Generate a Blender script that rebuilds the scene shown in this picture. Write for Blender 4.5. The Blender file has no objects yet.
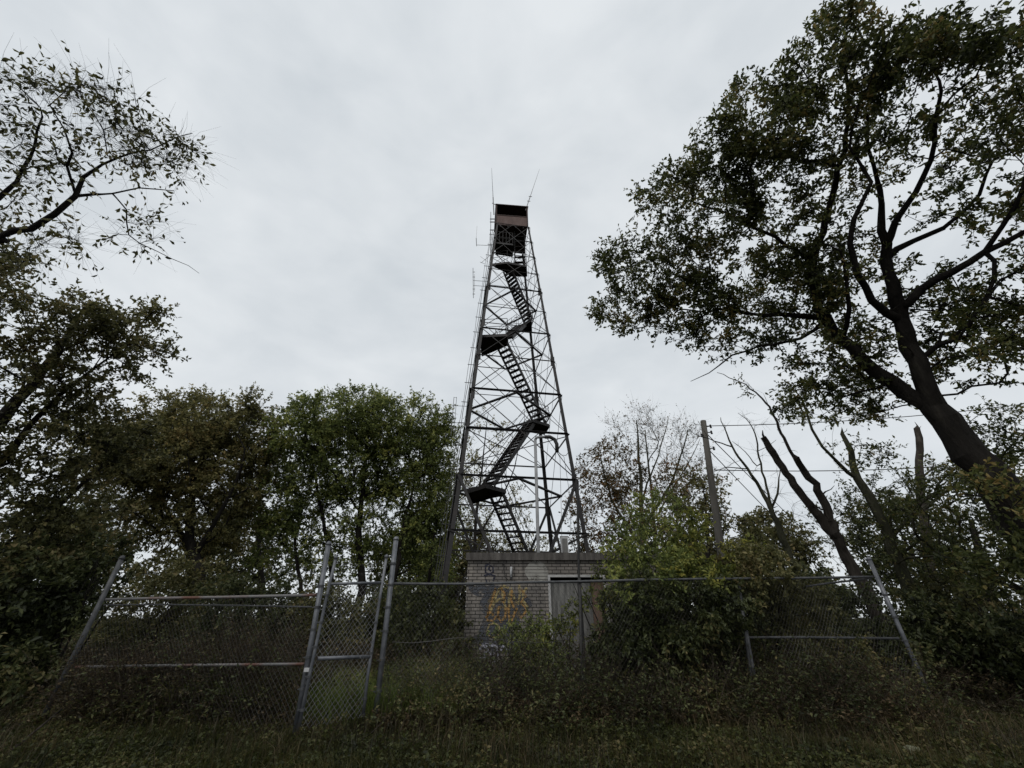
import bpy, math, random
import numpy as np
from mathutils import Vector, Matrix

random.seed(7)
RNG = np.random.default_rng(7)
scene = bpy.context.scene
COL = scene.collection

# ------------------------------------------------------------------ camera
F = 385.0
TH = math.radians(30.8)
CAM = Vector((0.0, 0.0, 1.45))
cam_data = bpy.data.cameras.new('camera')
cam_data.sensor_width = 36.0
cam_data.lens = F / 1024.0 * 36.0
cam_data.clip_end = 6000.0
cam_data.clip_start = 0.05
cam = bpy.data.objects.new('camera', cam_data)
COL.objects.link(cam)
cam.location = CAM
cam.rotation_euler = (math.radians(90) + TH, 0, 0)
scene.camera = cam


def ray(u, v):
    cx = (u - 512.0) / F
    cy = (384.0 - v) / F
    return Vector((cx, math.cos(TH) - cy * math.sin(TH), math.sin(TH) + cy * math.cos(TH)))


def P(u, v, Y):
    """point seen at (u, v) standing at ground distance Y"""
    d = ray(u, v)
    return CAM + d * (Y / d.y)


def PR(u, v, R):
    """point seen at (u, v) at straight-line range R"""
    return CAM + ray(u, v).normalized() * R


# ------------------------------------------------------------------ ground height
def ground_z(x, y):
    x = np.asarray(x, float); y = np.asarray(y, float)
    r = np.sqrt(x * x + (y - 10) ** 2)
    t = np.clip((y - 6.8) / 2.0, 0, 1)
    z = 0.10 * t * t * (3 - 2 * t)
    z = z + 0.035 * np.sin(x * 1.3 + y * 0.7) * np.cos(y * 1.1 - x * 0.4) + 0.02 * np.sin(x * 3.1) * np.sin(y * 2.7)
    d = np.clip((r - 24) / 90.0, 0, 1)
    z = z - 26.0 * d * d * (3 - 2 * d)
    f = np.clip((r - 120) / 500.0, 0, 1)
    z = z + 3.0 * f * np.sin(x * 0.011 + 1.0) * np.cos(y * 0.009)
    return z


def gz(x, y):
    return float(ground_z(x, y))


# ------------------------------------------------------------------ object helpers
def tag(o, label=None, cat=None, group=None, kind=None):
    if label: o['label'] = label
    if cat: o['category'] = cat
    if group: o['group'] = group
    if kind: o['kind'] = kind
    return o


def thing(name, loc, label, cat, group=None, rz=0.0):
    o = bpy.data.objects.new(name, None)
    COL.objects.link(o)
    o.location = loc
    o.rotation_euler = (0, 0, rz)
    o.empty_display_size = 0.3
    tag(o, label, cat, group)
    return o


def wm(o):
    if o is None:
        return Matrix.Identity(4)
    m = Matrix.LocRotScale(o.location, o.rotation_euler, None)
    if o.parent:
        m = wm(o.parent) @ m
    return m


def link_mesh(name, me, mat, parent=None, world=True):
    """vertices are given in world space; stored relative to the parent"""
    o = bpy.data.objects.new(name, me)
    COL.objects.link(o)
    if mat:
        me.materials.append(mat)
    if parent is not None:
        o.parent = parent
        if world:
            me.transform(wm(parent).inverted())
    return o


def np_mesh(name, verts, faces_flat, nper):
    """all faces with nper vertices"""
    me = bpy.data.meshes.new(name)
    verts = np.asarray(verts, np.float32).reshape(-1, 3)
    faces_flat = np.asarray(faces_flat, np.int32).ravel()
    nf = len(faces_flat) // nper
    me.vertices.add(len(verts))
    me.vertices.foreach_set('co', verts.ravel())
    me.loops.add(len(faces_flat))
    me.loops.foreach_set('vertex_index', faces_flat)
    me.polygons.add(nf)
    me.polygons.foreach_set('loop_start', np.arange(0, nf * nper, nper, dtype=np.int32))
    me.update(calc_edges=True)
    return me


class MB:
    def __init__(self):
        self.v = []
        self.f = []

    def add(self, vs, fs):
        b = len(self.v)
        self.v += [tuple(p) for p in vs]
        self.f += [tuple(b + i for i in q) for q in fs]

    def hexa(self, p):
        self.add(p, [(0, 3, 2, 1), (4, 5, 6, 7), (0, 1, 5, 4), (1, 2, 6, 5), (2, 3, 7, 6), (3, 0, 4, 7)])

    def box(self, a, b):
        (x0, y0, z0), (x1, y1, z1) = a, b
        self.hexa([(x0, y0, z0), (x1, y0, z0), (x1, y1, z0), (x0, y1, z0),
                   (x0, y0, z1), (x1, y0, z1), (x1, y1, z1), (x0, y1, z1)])

    def bar(self, a, b, w, t, up=(0, 0, 1)):
        """rectangular bar from a to b: w across, t along the up side"""
        a = Vector(a); b = Vector(b)
        d = (b - a).normalized()
        up = Vector(up)
        s = d.cross(up)
        if s.length < 1e-4:
            s = d.cross(Vector((0, 1, 0)))
        s.normalize()
        n = s.cross(d).normalized()
        s = s * w / 2; n = n * t / 2
        self.hexa([a - s - n, a + s - n, a + s + n, a - s + n, b - s - n, b + s - n, b + s + n, b - s + n])

    def angle(self, a, b, w, up, t=0.012):
        """L profile"""
        a = Vector(a); b = Vector(b)
        d = (b - a).normalized()
        s = d.cross(Vector(up)).normalized()
        n = s.cross(d).normalized()
        o = s * (w / 2)
        self.bar(a + n * (t / 2), b + n * (t / 2), w, t, up)
        q = o * (1 - t / w)
        self.hexa([a - q - s * t / 2 + n * t * 1.05, a - q + s * t / 2 + n * t * 1.05, a - q + s * t / 2 + n * w, a - q - s * t / 2 + n * w,
                   b - q - s * t / 2 + n * t * 1.05, b - q + s * t / 2 + n * t * 1.05, b - q + s * t / 2 + n * w, b - q - s * t / 2 + n * w])

    def tube(self, pts, r, k=8, caps=True):
        pts = [Vector(p) for p in pts]
        n = len(pts)
        rs = r if isinstance(r, (list, tuple)) else [r] * n
        ref = Vector((0.37, 0.21, 0.9))
        base = len(self.v)
        prev = None
        for i, p in enumerate(pts):
            if i == 0: d = pts[1] - pts[0]
            elif i == n - 1: d = pts[-1] - pts[-2]
            else: d = (pts[i + 1] - pts[i]).normalized() + (pts[i] - pts[i - 1]).normalized()
            d.normalize()
            if prev is None:
                s = d.cross(ref)
                if s.length < 0.1: s = d.cross(Vector((1, 0, 0)))
            else:
                s = prev - d * prev.dot(d)
            s.normalize()
            prev = s
            t = d.cross(s)
            for j in range(k):
                a = 2 * math.pi * j / k
                self.v.append(tuple(p + (s * math.cos(a) + t * math.sin(a)) * rs[i]))
        for i in range(n - 1):
            for j in range(k):
                q = (j + 1) % k
                self.f.append((base + i * k + j, base + i * k + q, base + (i + 1) * k + q, base + (i + 1) * k + j))
        if caps:
            self.f.append(tuple(base + j for j in reversed(range(k))))
            self.f.append(tuple(base + (n - 1) * k + j for j in range(k)))

    def build(self, name, mat, parent=None, world=True, smooth=False):
        me = bpy.data.meshes.new(name)
        me.from_pydata(self.v, [], self.f)
        me.update()
        if smooth:
            me.polygons.foreach_set('use_smooth', [True] * len(me.polygons))
        return link_mesh(name, me, mat, parent, world)


# ------------------------------------------------------------------ materials
def new_mat(name):
    m = bpy.data.materials.new(name)
    m.use_nodes = True
    nt = m.node_tree
    nt.nodes.clear()
    out = nt.nodes.new('ShaderNodeOutputMaterial')
    return m, nt, out


def ramp(nt, stops, fac=None):
    r = nt.nodes.new('ShaderNodeValToRGB')
    cr = r.color_ramp
    while len(cr.elements) < len(stops):
        cr.elements.new(0.5)
    for e, (p, c) in zip(cr.elements, stops):
        e.position = p
        e.color = (c[0], c[1], c[2], 1)
    if fac is not None:
        nt.links.new(fac, r.inputs[0])
    return r


def noise(nt, scale, detail=4, coord='Object', rough=0.6, stretch=None):
    tc = nt.nodes.new('ShaderNodeTexCoord')
    n = nt.nodes.new('ShaderNodeTexNoise')
    n.inputs['Scale'].default_value = scale
    n.inputs['Detail'].default_value = detail
    n.inputs['Roughness'].default_value = rough
    if stretch:
        mp = nt.nodes.new('ShaderNodeMapping')
        mp.inputs['Scale'].default_value = stretch
        nt.links.new(tc.outputs[coord], mp.inputs[0])
        nt.links.new(mp.outputs[0], n.inputs['Vector'])
    else:
        nt.links.new(tc.outputs[coord], n.inputs['Vector'])
    return n


def surf(name, stops, scale=6, detail=5, rough=0.7, metal=0.0, bump=0.0, bscale=30, stretch=None, spec=0.4):
    m, nt, out = new_mat(name)
    b = nt.nodes.new('ShaderNodeBsdfPrincipled')
    b.inputs['Roughness'].default_value = rough
    b.inputs['Metallic'].default_value = metal
    b.inputs['Specular IOR Level'].default_value = spec
    n = noise(nt, scale, detail, stretch=stretch)
    r = ramp(nt, stops, n.outputs['Fac'])
    nt.links.new(r.outputs[0], b.inputs['Base Color'])
    if bump:
        n2 = noise(nt, bscale, 6, stretch=stretch)
        bp = nt.nodes.new('ShaderNodeBump')
        bp.inputs['Strength'].default_value = bump
        bp.inputs['Distance'].default_value = 0.04
        nt.links.new(n2.outputs['Fac'], bp.inputs['Height'])
        nt.links.new(bp.outputs[0], b.inputs['Normal'])
    nt.links.new(b.outputs[0], out.inputs[0])
    return m


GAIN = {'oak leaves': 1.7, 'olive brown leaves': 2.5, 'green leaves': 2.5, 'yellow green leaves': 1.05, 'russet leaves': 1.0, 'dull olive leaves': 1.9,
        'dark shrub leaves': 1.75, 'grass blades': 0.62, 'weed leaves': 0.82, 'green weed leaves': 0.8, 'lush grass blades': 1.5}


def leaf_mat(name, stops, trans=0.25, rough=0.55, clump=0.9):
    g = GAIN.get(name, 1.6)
    wide = (0.55, 0.95, 1.3, 1.55)  # wider tone spread paints leaf highlights and shaded gaps into the colour
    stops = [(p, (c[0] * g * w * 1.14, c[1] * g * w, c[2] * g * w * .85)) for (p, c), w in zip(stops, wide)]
    trans = min(.5, trans + .17)
    """leaf colour differs from leaf to leaf and from clump to clump"""
    m, nt, out = new_mat(name)
    geo = nt.nodes.new('ShaderNodeNewGeometry')
    n = noise(nt, clump, 2)
    mx = nt.nodes.new('ShaderNodeMath'); mx.operation = 'MULTIPLY_ADD'
    nt.links.new(geo.outputs['Random Per Island'], mx.inputs[0])
    mx.inputs[1].default_value = 0.55
    sub = nt.nodes.new('ShaderNodeMath'); sub.operation = 'MULTIPLY_ADD'
    nt.links.new(n.outputs['Fac'], sub.inputs[0])
    sub.inputs[1].default_value = 1.6
    sub.inputs[2].default_value = -0.55
    nt.links.new(sub.outputs[0], mx.inputs[2])
    r = ramp(nt, stops, mx.outputs[0])
    b = nt.nodes.new('ShaderNodeBsdfPrincipled')
    b.inputs['Roughness'].default_value = rough
    b.inputs['Specular IOR Level'].default_value = 0.32
    nt.links.new(r.outputs[0], b.inputs['Base Color'])
    t = nt.nodes.new('ShaderNodeBsdfTranslucent')
    nt.links.new(r.outputs[0], t.inputs[0])
    ms = nt.nodes.new('ShaderNodeMixShader')
    ms.inputs[0].default_value = trans
    nt.links.new(b.outputs[0], ms.inputs[1])
    nt.links.new(t.outputs[0], ms.inputs[2])
    nt.links.new(ms.outputs[0], out.inputs[0])
    return m


M = {}
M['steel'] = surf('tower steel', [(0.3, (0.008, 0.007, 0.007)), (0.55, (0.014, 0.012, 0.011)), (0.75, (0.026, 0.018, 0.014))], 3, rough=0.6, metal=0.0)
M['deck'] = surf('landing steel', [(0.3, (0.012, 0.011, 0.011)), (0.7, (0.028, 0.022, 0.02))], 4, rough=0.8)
M['rust'] = surf('rusty cab panel', [(0.25, (0.075, 0.048, 0.042)), (0.5, (0.11, 0.068, 0.058)), (0.75, (0.14, 0.10, 0.09))], 3.0, rough=0.8, stretch=(1, 1, 0.35))
M['rusttrim'] = surf('dark rust trim', [(0.3, (0.03, 0.02, 0.018)), (0.7, (0.06, 0.032, 0.026))], 4, rough=0.8)
M['galv'] = surf('galvanised pipe', [(0.3, (0.07, 0.075, 0.085)), (0.55, (0.13, 0.135, 0.147)), (0.75, (0.19, 0.195, 0.205))], 7, rough=0.5, metal=0.25)
M['galvdull'] = surf('dull fence pipe', [(0.3, (0.035, 0.036, 0.038)), (0.6, (0.075, 0.077, 0.08)), (0.8, (0.12, 0.115, 0.105))], 9, rough=0.6, metal=0.2)
M['wire'] = surf('chain link wire', [(0.38, (0.02, 0.018, 0.016)), (0.58, (0.07, 0.065, 0.06)), (0.7, (0.17, 0.165, 0.16))], .7, rough=0.5, metal=0.2)
M['rustpipe'] = surf('rusty fence pipe', [(0.3, (0.07, 0.068, 0.066)), (0.48, (0.15, 0.147, 0.145)), (0.60, (0.12, 0.055, 0.038)), (0.66, (0.10, 0.05, 0.036)), (0.78, (0.19, 0.18, 0.175))], 1.1, rough=0.6, metal=0.1)
M['black'] = surf('black painted pipe', [(0.3, (0.012, 0.012, 0.012)), (0.7, (0.03, 0.028, 0.026))], 6, rough=0.6)
M['cable'] = surf('grey cable', [(0.3, (0.025, 0.025, 0.025)), (0.7, (0.07, 0.07, 0.07))], 6, rough=0.6)
M['antenna'] = surf('antenna rod', [(0.3, (0.12, 0.12, 0.12)), (0.7, (0.2, 0.2, 0.2))], 6, rough=0.5, metal=0.3)
M['whitebox'] = surf('weathered white box', [(0.3, (0.22, 0.22, 0.22)), (0.6, (0.42, 0.42, 0.42))], 5, rough=0.6)
M['pipe'] = surf('pale grey conduit', [(0.3, (0.16, 0.165, 0.17)), (0.7, (0.28, 0.28, 0.28))], 3, rough=0.5)
M['bark'] = surf('dark bark', [(0.3, (0.010, 0.009, 0.008)), (0.55, (0.02, 0.0175, 0.015)), (0.8, (0.042, 0.038, 0.03))], 5, rough=0.95, bump=1.0, bscale=22, stretch=(1, 1, 0.25), spec=0.1)
M['bark_grey'] = surf('grey bark', [(0.3, (0.022, 0.022, 0.015)), (0.5, (0.045, 0.045, 0.028)), (0.7, (0.085, 0.08, 0.06))], 5, rough=0.95, bump=1.0, bscale=22, stretch=(1, 1, 0.25), spec=0.1)
M['bark_dead'] = surf('bare dead wood', [(0.3, (0.022, 0.018, 0.015)), (0.55, (0.045, 0.038, 0.032)), (0.8, (0.09, 0.078, 0.065))], 5, rough=0.95, bump=1.0, bscale=22, stretch=(1, 1, 0.2), spec=0.1)
M['pole'] = surf('weathered pole wood', [(0.3, (0.05, 0.047, 0.042)), (0.6, (0.10, 0.093, 0.082))], 4, rough=0.95, bump=0.5, bscale=12, stretch=(1, 1, 0.06), spec=0.1)
M['oak'] = leaf_mat('oak leaves', [(0.1, (0.020, 0.030, 0.012)), (0.45, (0.036, 0.050, 0.018)), (0.75, (0.055, 0.066, 0.024)), (0.95, (0.085, 0.070, 0.028))], 0.28)
M['dullleaf'] = leaf_mat('dull olive leaves', [(0.1, (0.026, 0.032, 0.014)), (0.45, (0.045, 0.052, 0.022)), (0.75, (0.058, 0.062, 0.028)), (0.95, (0.074, 0.066, 0.034))], 0.22)
M['green'] = leaf_mat('green leaves', [(0.1, (0.026, 0.040, 0.014)), (0.45, (0.046, 0.066, 0.022)), (0.75, (0.070, 0.090, 0.030)), (0.95, (0.11, 0.12, 0.04))], 0.3)
M['brownleaf'] = leaf_mat('olive brown leaves', [(0.1, (0.036, 0.041, 0.018)), (0.45, (0.056, 0.062, 0.027)), (0.75, (0.072, 0.073, 0.032)), (0.95, (0.088, 0.074, 0.035))], 0.3)
M['rustleaf'] = leaf_mat('russet leaves', [(0.1, (0.045, 0.046, 0.018)), (0.4, (0.085, 0.078, 0.032)), (0.7, (0.12, 0.085, 0.04)), (0.95, (0.15, 0.085, 0.04))], 0.3)
M['yellow'] = leaf_mat('yellow green leaves', [(0.1, (0.045, 0.07, 0.02)), (0.4, (0.09, 0.125, 0.035)), (0.7, (0.15, 0.18, 0.048)), (0.95, (0.25, 0.25, 0.07))], 0.4)
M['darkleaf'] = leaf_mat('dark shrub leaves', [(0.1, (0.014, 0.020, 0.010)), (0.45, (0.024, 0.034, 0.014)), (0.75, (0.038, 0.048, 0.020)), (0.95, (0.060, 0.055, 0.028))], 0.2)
M['grass'] = leaf_mat('grass blades', [(0.1, (0.022, 0.032, 0.010)), (0.4, (0.040, 0.056, 0.016)), (0.7, (0.064, 0.074, 0.024)), (0.95, (0.10, 0.09, 0.04))], 0.25, clump=0.7)
M['lush'] = leaf_mat('lush grass blades', [(0.1, (0.045, 0.075, 0.02)), (0.4, (0.075, 0.115, 0.03)), (0.7, (0.10, 0.14, 0.04)), (0.95, (0.13, 0.13, 0.06))], 0.3, clump=0.7)
M['gatewire'] = surf('galvanised gate wire', [(0.3, (0.16, 0.16, 0.165)), (0.7, (0.30, 0.30, 0.30))], 3, rough=0.45, metal=0.3)
M['weed'] = leaf_mat('weed leaves', [(0.1, (0.022, 0.024, 0.013)), (0.4, (0.040, 0.038, 0.020)), (0.7, (0.060, 0.052, 0.030)), (0.95, (0.11, 0.088, 0.055))], 0.2, clump=0.8)
M['weedgreen'] = leaf_mat('green weed leaves', [(0.1, (0.024, 0.036, 0.012)), (0.4, (0.042, 0.058, 0.018)), (0.7, (0.065, 0.082, 0.026)), (0.95, (0.11, 0.10, 0.05))], 0.25, clump=0.9)
M['deadstem'] = surf('dead weed stems', [(0.3, (0.030, 0.022, 0.017)), (0.7, (0.07, 0.052, 0.04))], 3, rough=0.9, spec=0.1)
M['palestem'] = surf('bleached weed stalks', [(0.3, (0.05, 0.04, 0.03)), (0.7, (0.12, 0.10, 0.08))], 3, rough=0.9, spec=0.1)
M['soil'] = surf('soil and leaf litter', [(0.3, (0.018, 0.015, 0.010)), (0.5, (0.030, 0.026, 0.016)), (0.7, (0.045, 0.036, 0.024))], 2.5, 8, rough=1.0, bump=0.6, bscale=20, spec=0.05)


def brick_material():
    m, nt, out = new_mat('painted brick')
    tc = nt.nodes.new('ShaderNodeTexCoord')
    sep = nt.nodes.new('ShaderNodeSeparateXYZ')
    nt.links.new(tc.outputs['Object'], sep.inputs[0])
    add = nt.nodes.new('ShaderNodeMath'); add.operation = 'ADD'
    nt.links.new(sep.outputs['X'], add.inputs[0]); nt.links.new(sep.outputs['Y'], add.inputs[1])
    cb = nt.nodes.new('ShaderNodeCombineXYZ')
    nt.links.new(add.outputs[0], cb.inputs['X']); nt.links.new(sep.outputs['Z'], cb.inputs['Y'])
    br = nt.nodes.new('ShaderNodeTexBrick')
    nt.links.new(cb.outputs[0], br.inputs['Vector'])
    br.inputs['Scale'].default_value = 1.0
    br.inputs['Brick Width'].default_value = 0.215
    br.inputs['Row Height'].default_value = 0.076
    br.inputs['Mortar Size'].default_value = 0.009
    br.inputs['Mortar Smooth'].default_value = 0.2
    br.inputs['Bias'].default_value = 0.0
    br.inputs['Color1'].default_value = (0.27, 0.25, 0.228, 1)
    br.inputs['Color2'].default_value = (0.20, 0.186, 0.172, 1)
    br.inputs['Mortar'].default_value = (0.035, 0.032, 0.03, 1)
    n = noise(nt, 1.3, 6)
    r = ramp(nt, [(0.3, (0.55, 0.55, 0.58)), (0.6, (1.0, 0.97, 0.93)), (0.75, (1.15, 1.1, 1.05))], n.outputs['Fac'])
    n3 = noise(nt, 3.0, 5, stretch=(2.5, 2.5, 0.25))
    r3 = ramp(nt, [(0.35, (0.7, 0.7, 0.7)), (0.6, (1, 1, 1))], n3.outputs['Fac'])
    mul = nt.nodes.new('ShaderNodeMixRGB'); mul.blend_type = 'MULTIPLY'; mul.inputs[0].default_value = 1
    nt.links.new(br.outputs['Color'], mul.inputs[1]); nt.links.new(r.outputs[0], mul.inputs[2])
    mul2 = nt.nodes.new('ShaderNodeMixRGB'); mul2.blend_type = 'MULTIPLY'; mul2.inputs[0].default_value = 1
    nt.links.new(mul.outputs[0], mul2.inputs[1]); nt.links.new(r3.outputs[0], mul2.inputs[2])
    b = nt.nodes.new('ShaderNodeBsdfPrincipled')
    b.inputs['Roughness'].default_value = 0.9
    b.inputs['Specular IOR Level'].default_value = 0.2
    nt.links.new(mul2.outputs[0], b.inputs['Base Color'])
    bp = nt.nodes.new('ShaderNodeBump'); bp.invert = True
    bp.inputs['Strength'].default_value = 0.8; bp.inputs['Distance'].default_value = 0.01
    nt.links.new(br.outputs['Fac'], bp.inputs['Height'])
    nt.links.new(bp.outputs[0], b.inputs['Normal'])
    nt.links.new(b.outputs[0], out.inputs[0])
    return m


M['brick'] = brick_material()
M['slab'] = surf('stained concrete slab', [(0.3, (0.05, 0.045, 0.042)), (0.5, (0.085, 0.078, 0.072)), (0.7, (0.13, 0.12, 0.11))], 3, rough=0.95, bump=0.3, stretch=(3, 3, 0.5), spec=0.1)
M['plywood'] = surf('grey weathered door', [(0.3, (0.08, 0.078, 0.074)), (0.5, (0.14, 0.138, 0.132)), (0.72, (0.22, 0.215, 0.20))], 5, rough=0.85, stretch=(3, 3, 0.4), spec=0.1)
M['frame'] = surf('pale door frame', [(0.3, (0.28, 0.28, 0.28)), (0.7, (0.42, 0.41, 0.40))], 6, rough=0.7)
M['board'] = surf('reddish brown board', [(0.3, (0.085, 0.05, 0.036)), (0.7, (0.15, 0.10, 0.075))], 4, rough=0.9, stretch=(3, 3, 0.3))
M['void'] = surf('dark interior', [(0.3, (0.01, 0.01, 0.01)), (0.7, (0.02, 0.02, 0.02))], 4, rough=1)  # near-black colour standing in for the shade inside the doorway


def spray(name, col, cover=0.5, soft=0.12, scale=9):
    """worn spray paint: patchy cover over the brick"""
    m, nt, out = new_mat(name)
    b = nt.nodes.new('ShaderNodeBsdfPrincipled')
    b.inputs['Roughness'].default_value = 0.8
    b.inputs['Base Color'].default_value = (*col, 1)
    tr = nt.nodes.new('ShaderNodeBsdfTransparent')
    n = noise(nt, scale, 6)
    r = ramp(nt, [(cover - soft, (1, 1, 1)), (cover + soft, (0, 0, 0))], n.outputs['Fac'])
    tc = nt.nodes.new('ShaderNodeTexCoord')
    sep = nt.nodes.new('ShaderNodeSeparateXYZ')
    nt.links.new(tc.outputs['Object'], sep.inputs[0])
    dv = nt.nodes.new('ShaderNodeMath'); dv.operation = 'DIVIDE'; dv.inputs[1].default_value = 0.076
    nt.links.new(sep.outputs['Z'], dv.inputs[0])
    fr = nt.nodes.new('ShaderNodeMath'); fr.operation = 'FRACT'; nt.links.new(dv.outputs[0], fr.inputs[0])
    gt = nt.nodes.new('ShaderNodeMath'); gt.operation = 'GREATER_THAN'; gt.inputs[1].default_value = 0.16
    nt.links.new(fr.outputs[0], gt.inputs[0])
    ml = nt.nodes.new('ShaderNodeMath'); ml.operation = 'MULTIPLY'
    nt.links.new(r.outputs[0], ml.inputs[0]); nt.links.new(gt.outputs[0], ml.inputs[1])
    ms = nt.nodes.new('ShaderNodeMixShader')
    nt.links.new(ml.outputs[0], ms.inputs[0])
    nt.links.new(tr.outputs[0], ms.inputs[1]); nt.links.new(b.outputs[0], ms.inputs[2])
    nt.links.new(ms.outputs[0], out.inputs[0])
    return m


M['sp_dark'] = spray('slate buff paint', (0.065, 0.07, 0.082), 0.50, 0.12, 7)
M['sp_navy'] = spray('navy spray paint', (0.02, 0.022, 0.04), 0.56)
M['sp_orange'] = spray('orange spray paint', (0.33, 0.19, 0.06), 0.53, .08, 14)
M['sp_tan'] = spray('tan spray paint', (0.34, 0.27, 0.12), 0.53, .08, 14)
M['sp_haze'] = spray('faded ochre overspray', (0.17, 0.13, 0.07), 0.41, .1, 9)
M['sp_white'] = spray('white spray paint', (0.36, 0.36, 0.42), 0.54, .08, 14)
M['sp_grey'] = spray('pale grey patch paint', (0.27, 0.26, 0.235), 0.6, 0.12, 4)

# ------------------------------------------------------------------ world
world = bpy.data.worlds.new('World')
scene.world = world
world.use_nodes = True
nt = world.node_tree
nt.nodes.clear()
wo = nt.nodes.new('ShaderNodeOutputWorld')
bg = nt.nodes.new('ShaderNodeBackground')
bg.inputs['Strength'].default_value = 0.1
sky = nt.nodes.new('ShaderNodeTexSky')
sky.sky_type = 'NISHITA'
sky.sun_disc = False
SUN_EL = math.radians(52)
SUN_ROT = math.radians(200)
sky.sun_elevation = SUN_EL
sky.sun_rotation = SUN_ROT
tc = nt.nodes.new('ShaderNodeTexCoord')
mp = nt.nodes.new('ShaderNodeMapping')
mp.inputs['Scale'].default_value = (1.0, 1.3, 2.2)
mp.inputs['Rotation'].default_value = (0.0, 0.3, 0.5)
nt.links.new(tc.outputs['Generated'], mp.inputs[0])
n1 = nt.nodes.new('ShaderNodeTexNoise')
n1.inputs['Scale'].default_value = 3.2; n1.inputs['Detail'].default_value = 5; n1.inputs['Roughness'].default_value = 0.5
n1.inputs['Distortion'].default_value = 0.4
nt.links.new(mp.outputs[0], n1.inputs['Vector'])
SKY_A = (6.45, 6.90, 7.28)
SKY_B = (8.05, 8.40, 8.66)
r1 = nt.nodes.new('ShaderNodeMapRange')
r1.inputs['From Min'].default_value = 0.28; r1.inputs['From Max'].default_value = 0.72
nt.links.new(n1.outputs['Fac'], r1.inputs['Value'])
cm = nt.nodes.new('ShaderNodeMix'); cm.data_type = 'RGBA'
cm.inputs['A'].default_value = (*SKY_A, 1); cm.inputs['B'].default_value = (*SKY_B, 1)
n2 = nt.nodes.new('ShaderNodeTexNoise')
n2.inputs['Scale'].default_value = 11.0; n2.inputs['Detail'].default_value = 4; n2.inputs['Roughness'].default_value = 0.45
nt.links.new(mp.outputs[0], n2.inputs['Vector'])
ma = nt.nodes.new('ShaderNodeMath'); ma.operation = 'MULTIPLY_ADD'; ma.inputs[1].default_value = 0.28
nt.links.new(n2.outputs['Fac'], ma.inputs[0]); 
ms_ = nt.nodes.new('ShaderNodeMath'); ms_.operation = 'MULTIPLY_ADD'; ms_.inputs[1].default_value = 0.86; ms_.inputs[2].default_value = -0.07
nt.links.new(n1.outputs['Fac'], ms_.inputs[0]); nt.links.new(ms_.outputs[0], ma.inputs[2])
nt.links.new(ma.outputs[0], r1.inputs['Value'])
nt.links.new(r1.outputs['Result'], cm.inputs['Factor'])
mx = nt.nodes.new('ShaderNodeMix'); mx.data_type = 'RGBA'
mx.inputs['Factor'].default_value = 0.95
nt.links.new(sky.outputs[0], mx.inputs['A'])
nt.links.new(cm.outputs['Result'], mx.inputs['B'])
nt.links.new(mx.outputs['Result'], bg.inputs['Color'])
nt.links.new(bg.outputs[0], wo.inputs[0])

sun_d = bpy.data.lights.new('sun', 'SUN')
sun_d.energy = 1.3
sun_d.angle = math.radians(35)
sun_d.color = (1.0, 0.97, 0.93)
sun = bpy.data.objects.new('sun', sun_d)
COL.objects.link(sun)
az = SUN_ROT
sd = Vector((math.sin(az) * math.cos(SUN_EL), math.cos(az) * math.cos(SUN_EL), math.sin(SUN_EL)))
sun.rotation_euler = sd.to_track_quat('Z', 'Y').to_euler()
sun.location = (0, 0, 60)

scene.view_settings.view_transform = 'Standard'
scene.view_settings.look = 'None'
scene.view_settings.exposure = 0.0
scene.view_settings.gamma = 1.0
scene.cycles.max_bounces = 5
scene.cycles.diffuse_bounces = 3
scene.cycles.transparent_max_bounces = 8

# ------------------------------------------------------------------ ground
def make_ground():
    def axis(lo, hi, c):
        s = np.linspace(-1, 1, 241)
        a = np.sign(s) * (np.abs(s) ** 3.2)
        return c + a * np.where(a < 0, c - lo, hi - c)
    xs = axis(-3000, 3000, 0.0)
    ys = axis(-3000, 3000, 8.0)
    X, Y = np.meshgrid(xs, ys)
    Z = ground_z(X, Y)
    n = len(xs)
    v = np.stack([X.ravel(), Y.ravel(), Z.ravel()], 1)
    i = np.arange(n - 1)
    I, J = np.meshgrid(i, i)
    a = (J * n + I).ravel()
    f = np.stack([a, a + 1, a + n + 1, a + n], 1)
    me = np_mesh('ground', v, f, 4)
    me.polygons.foreach_set('use_smooth', [True] * len(me.polygons))
    o = link_mesh('ground', me, M['soil'])
    tag(o, kind='structure')


make_ground()

# ------------------------------------------------------------------ leaves
def unit(a):
    return a / np.maximum(np.linalg.norm(a, axis=1, keepdims=True), 1e-9)


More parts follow.
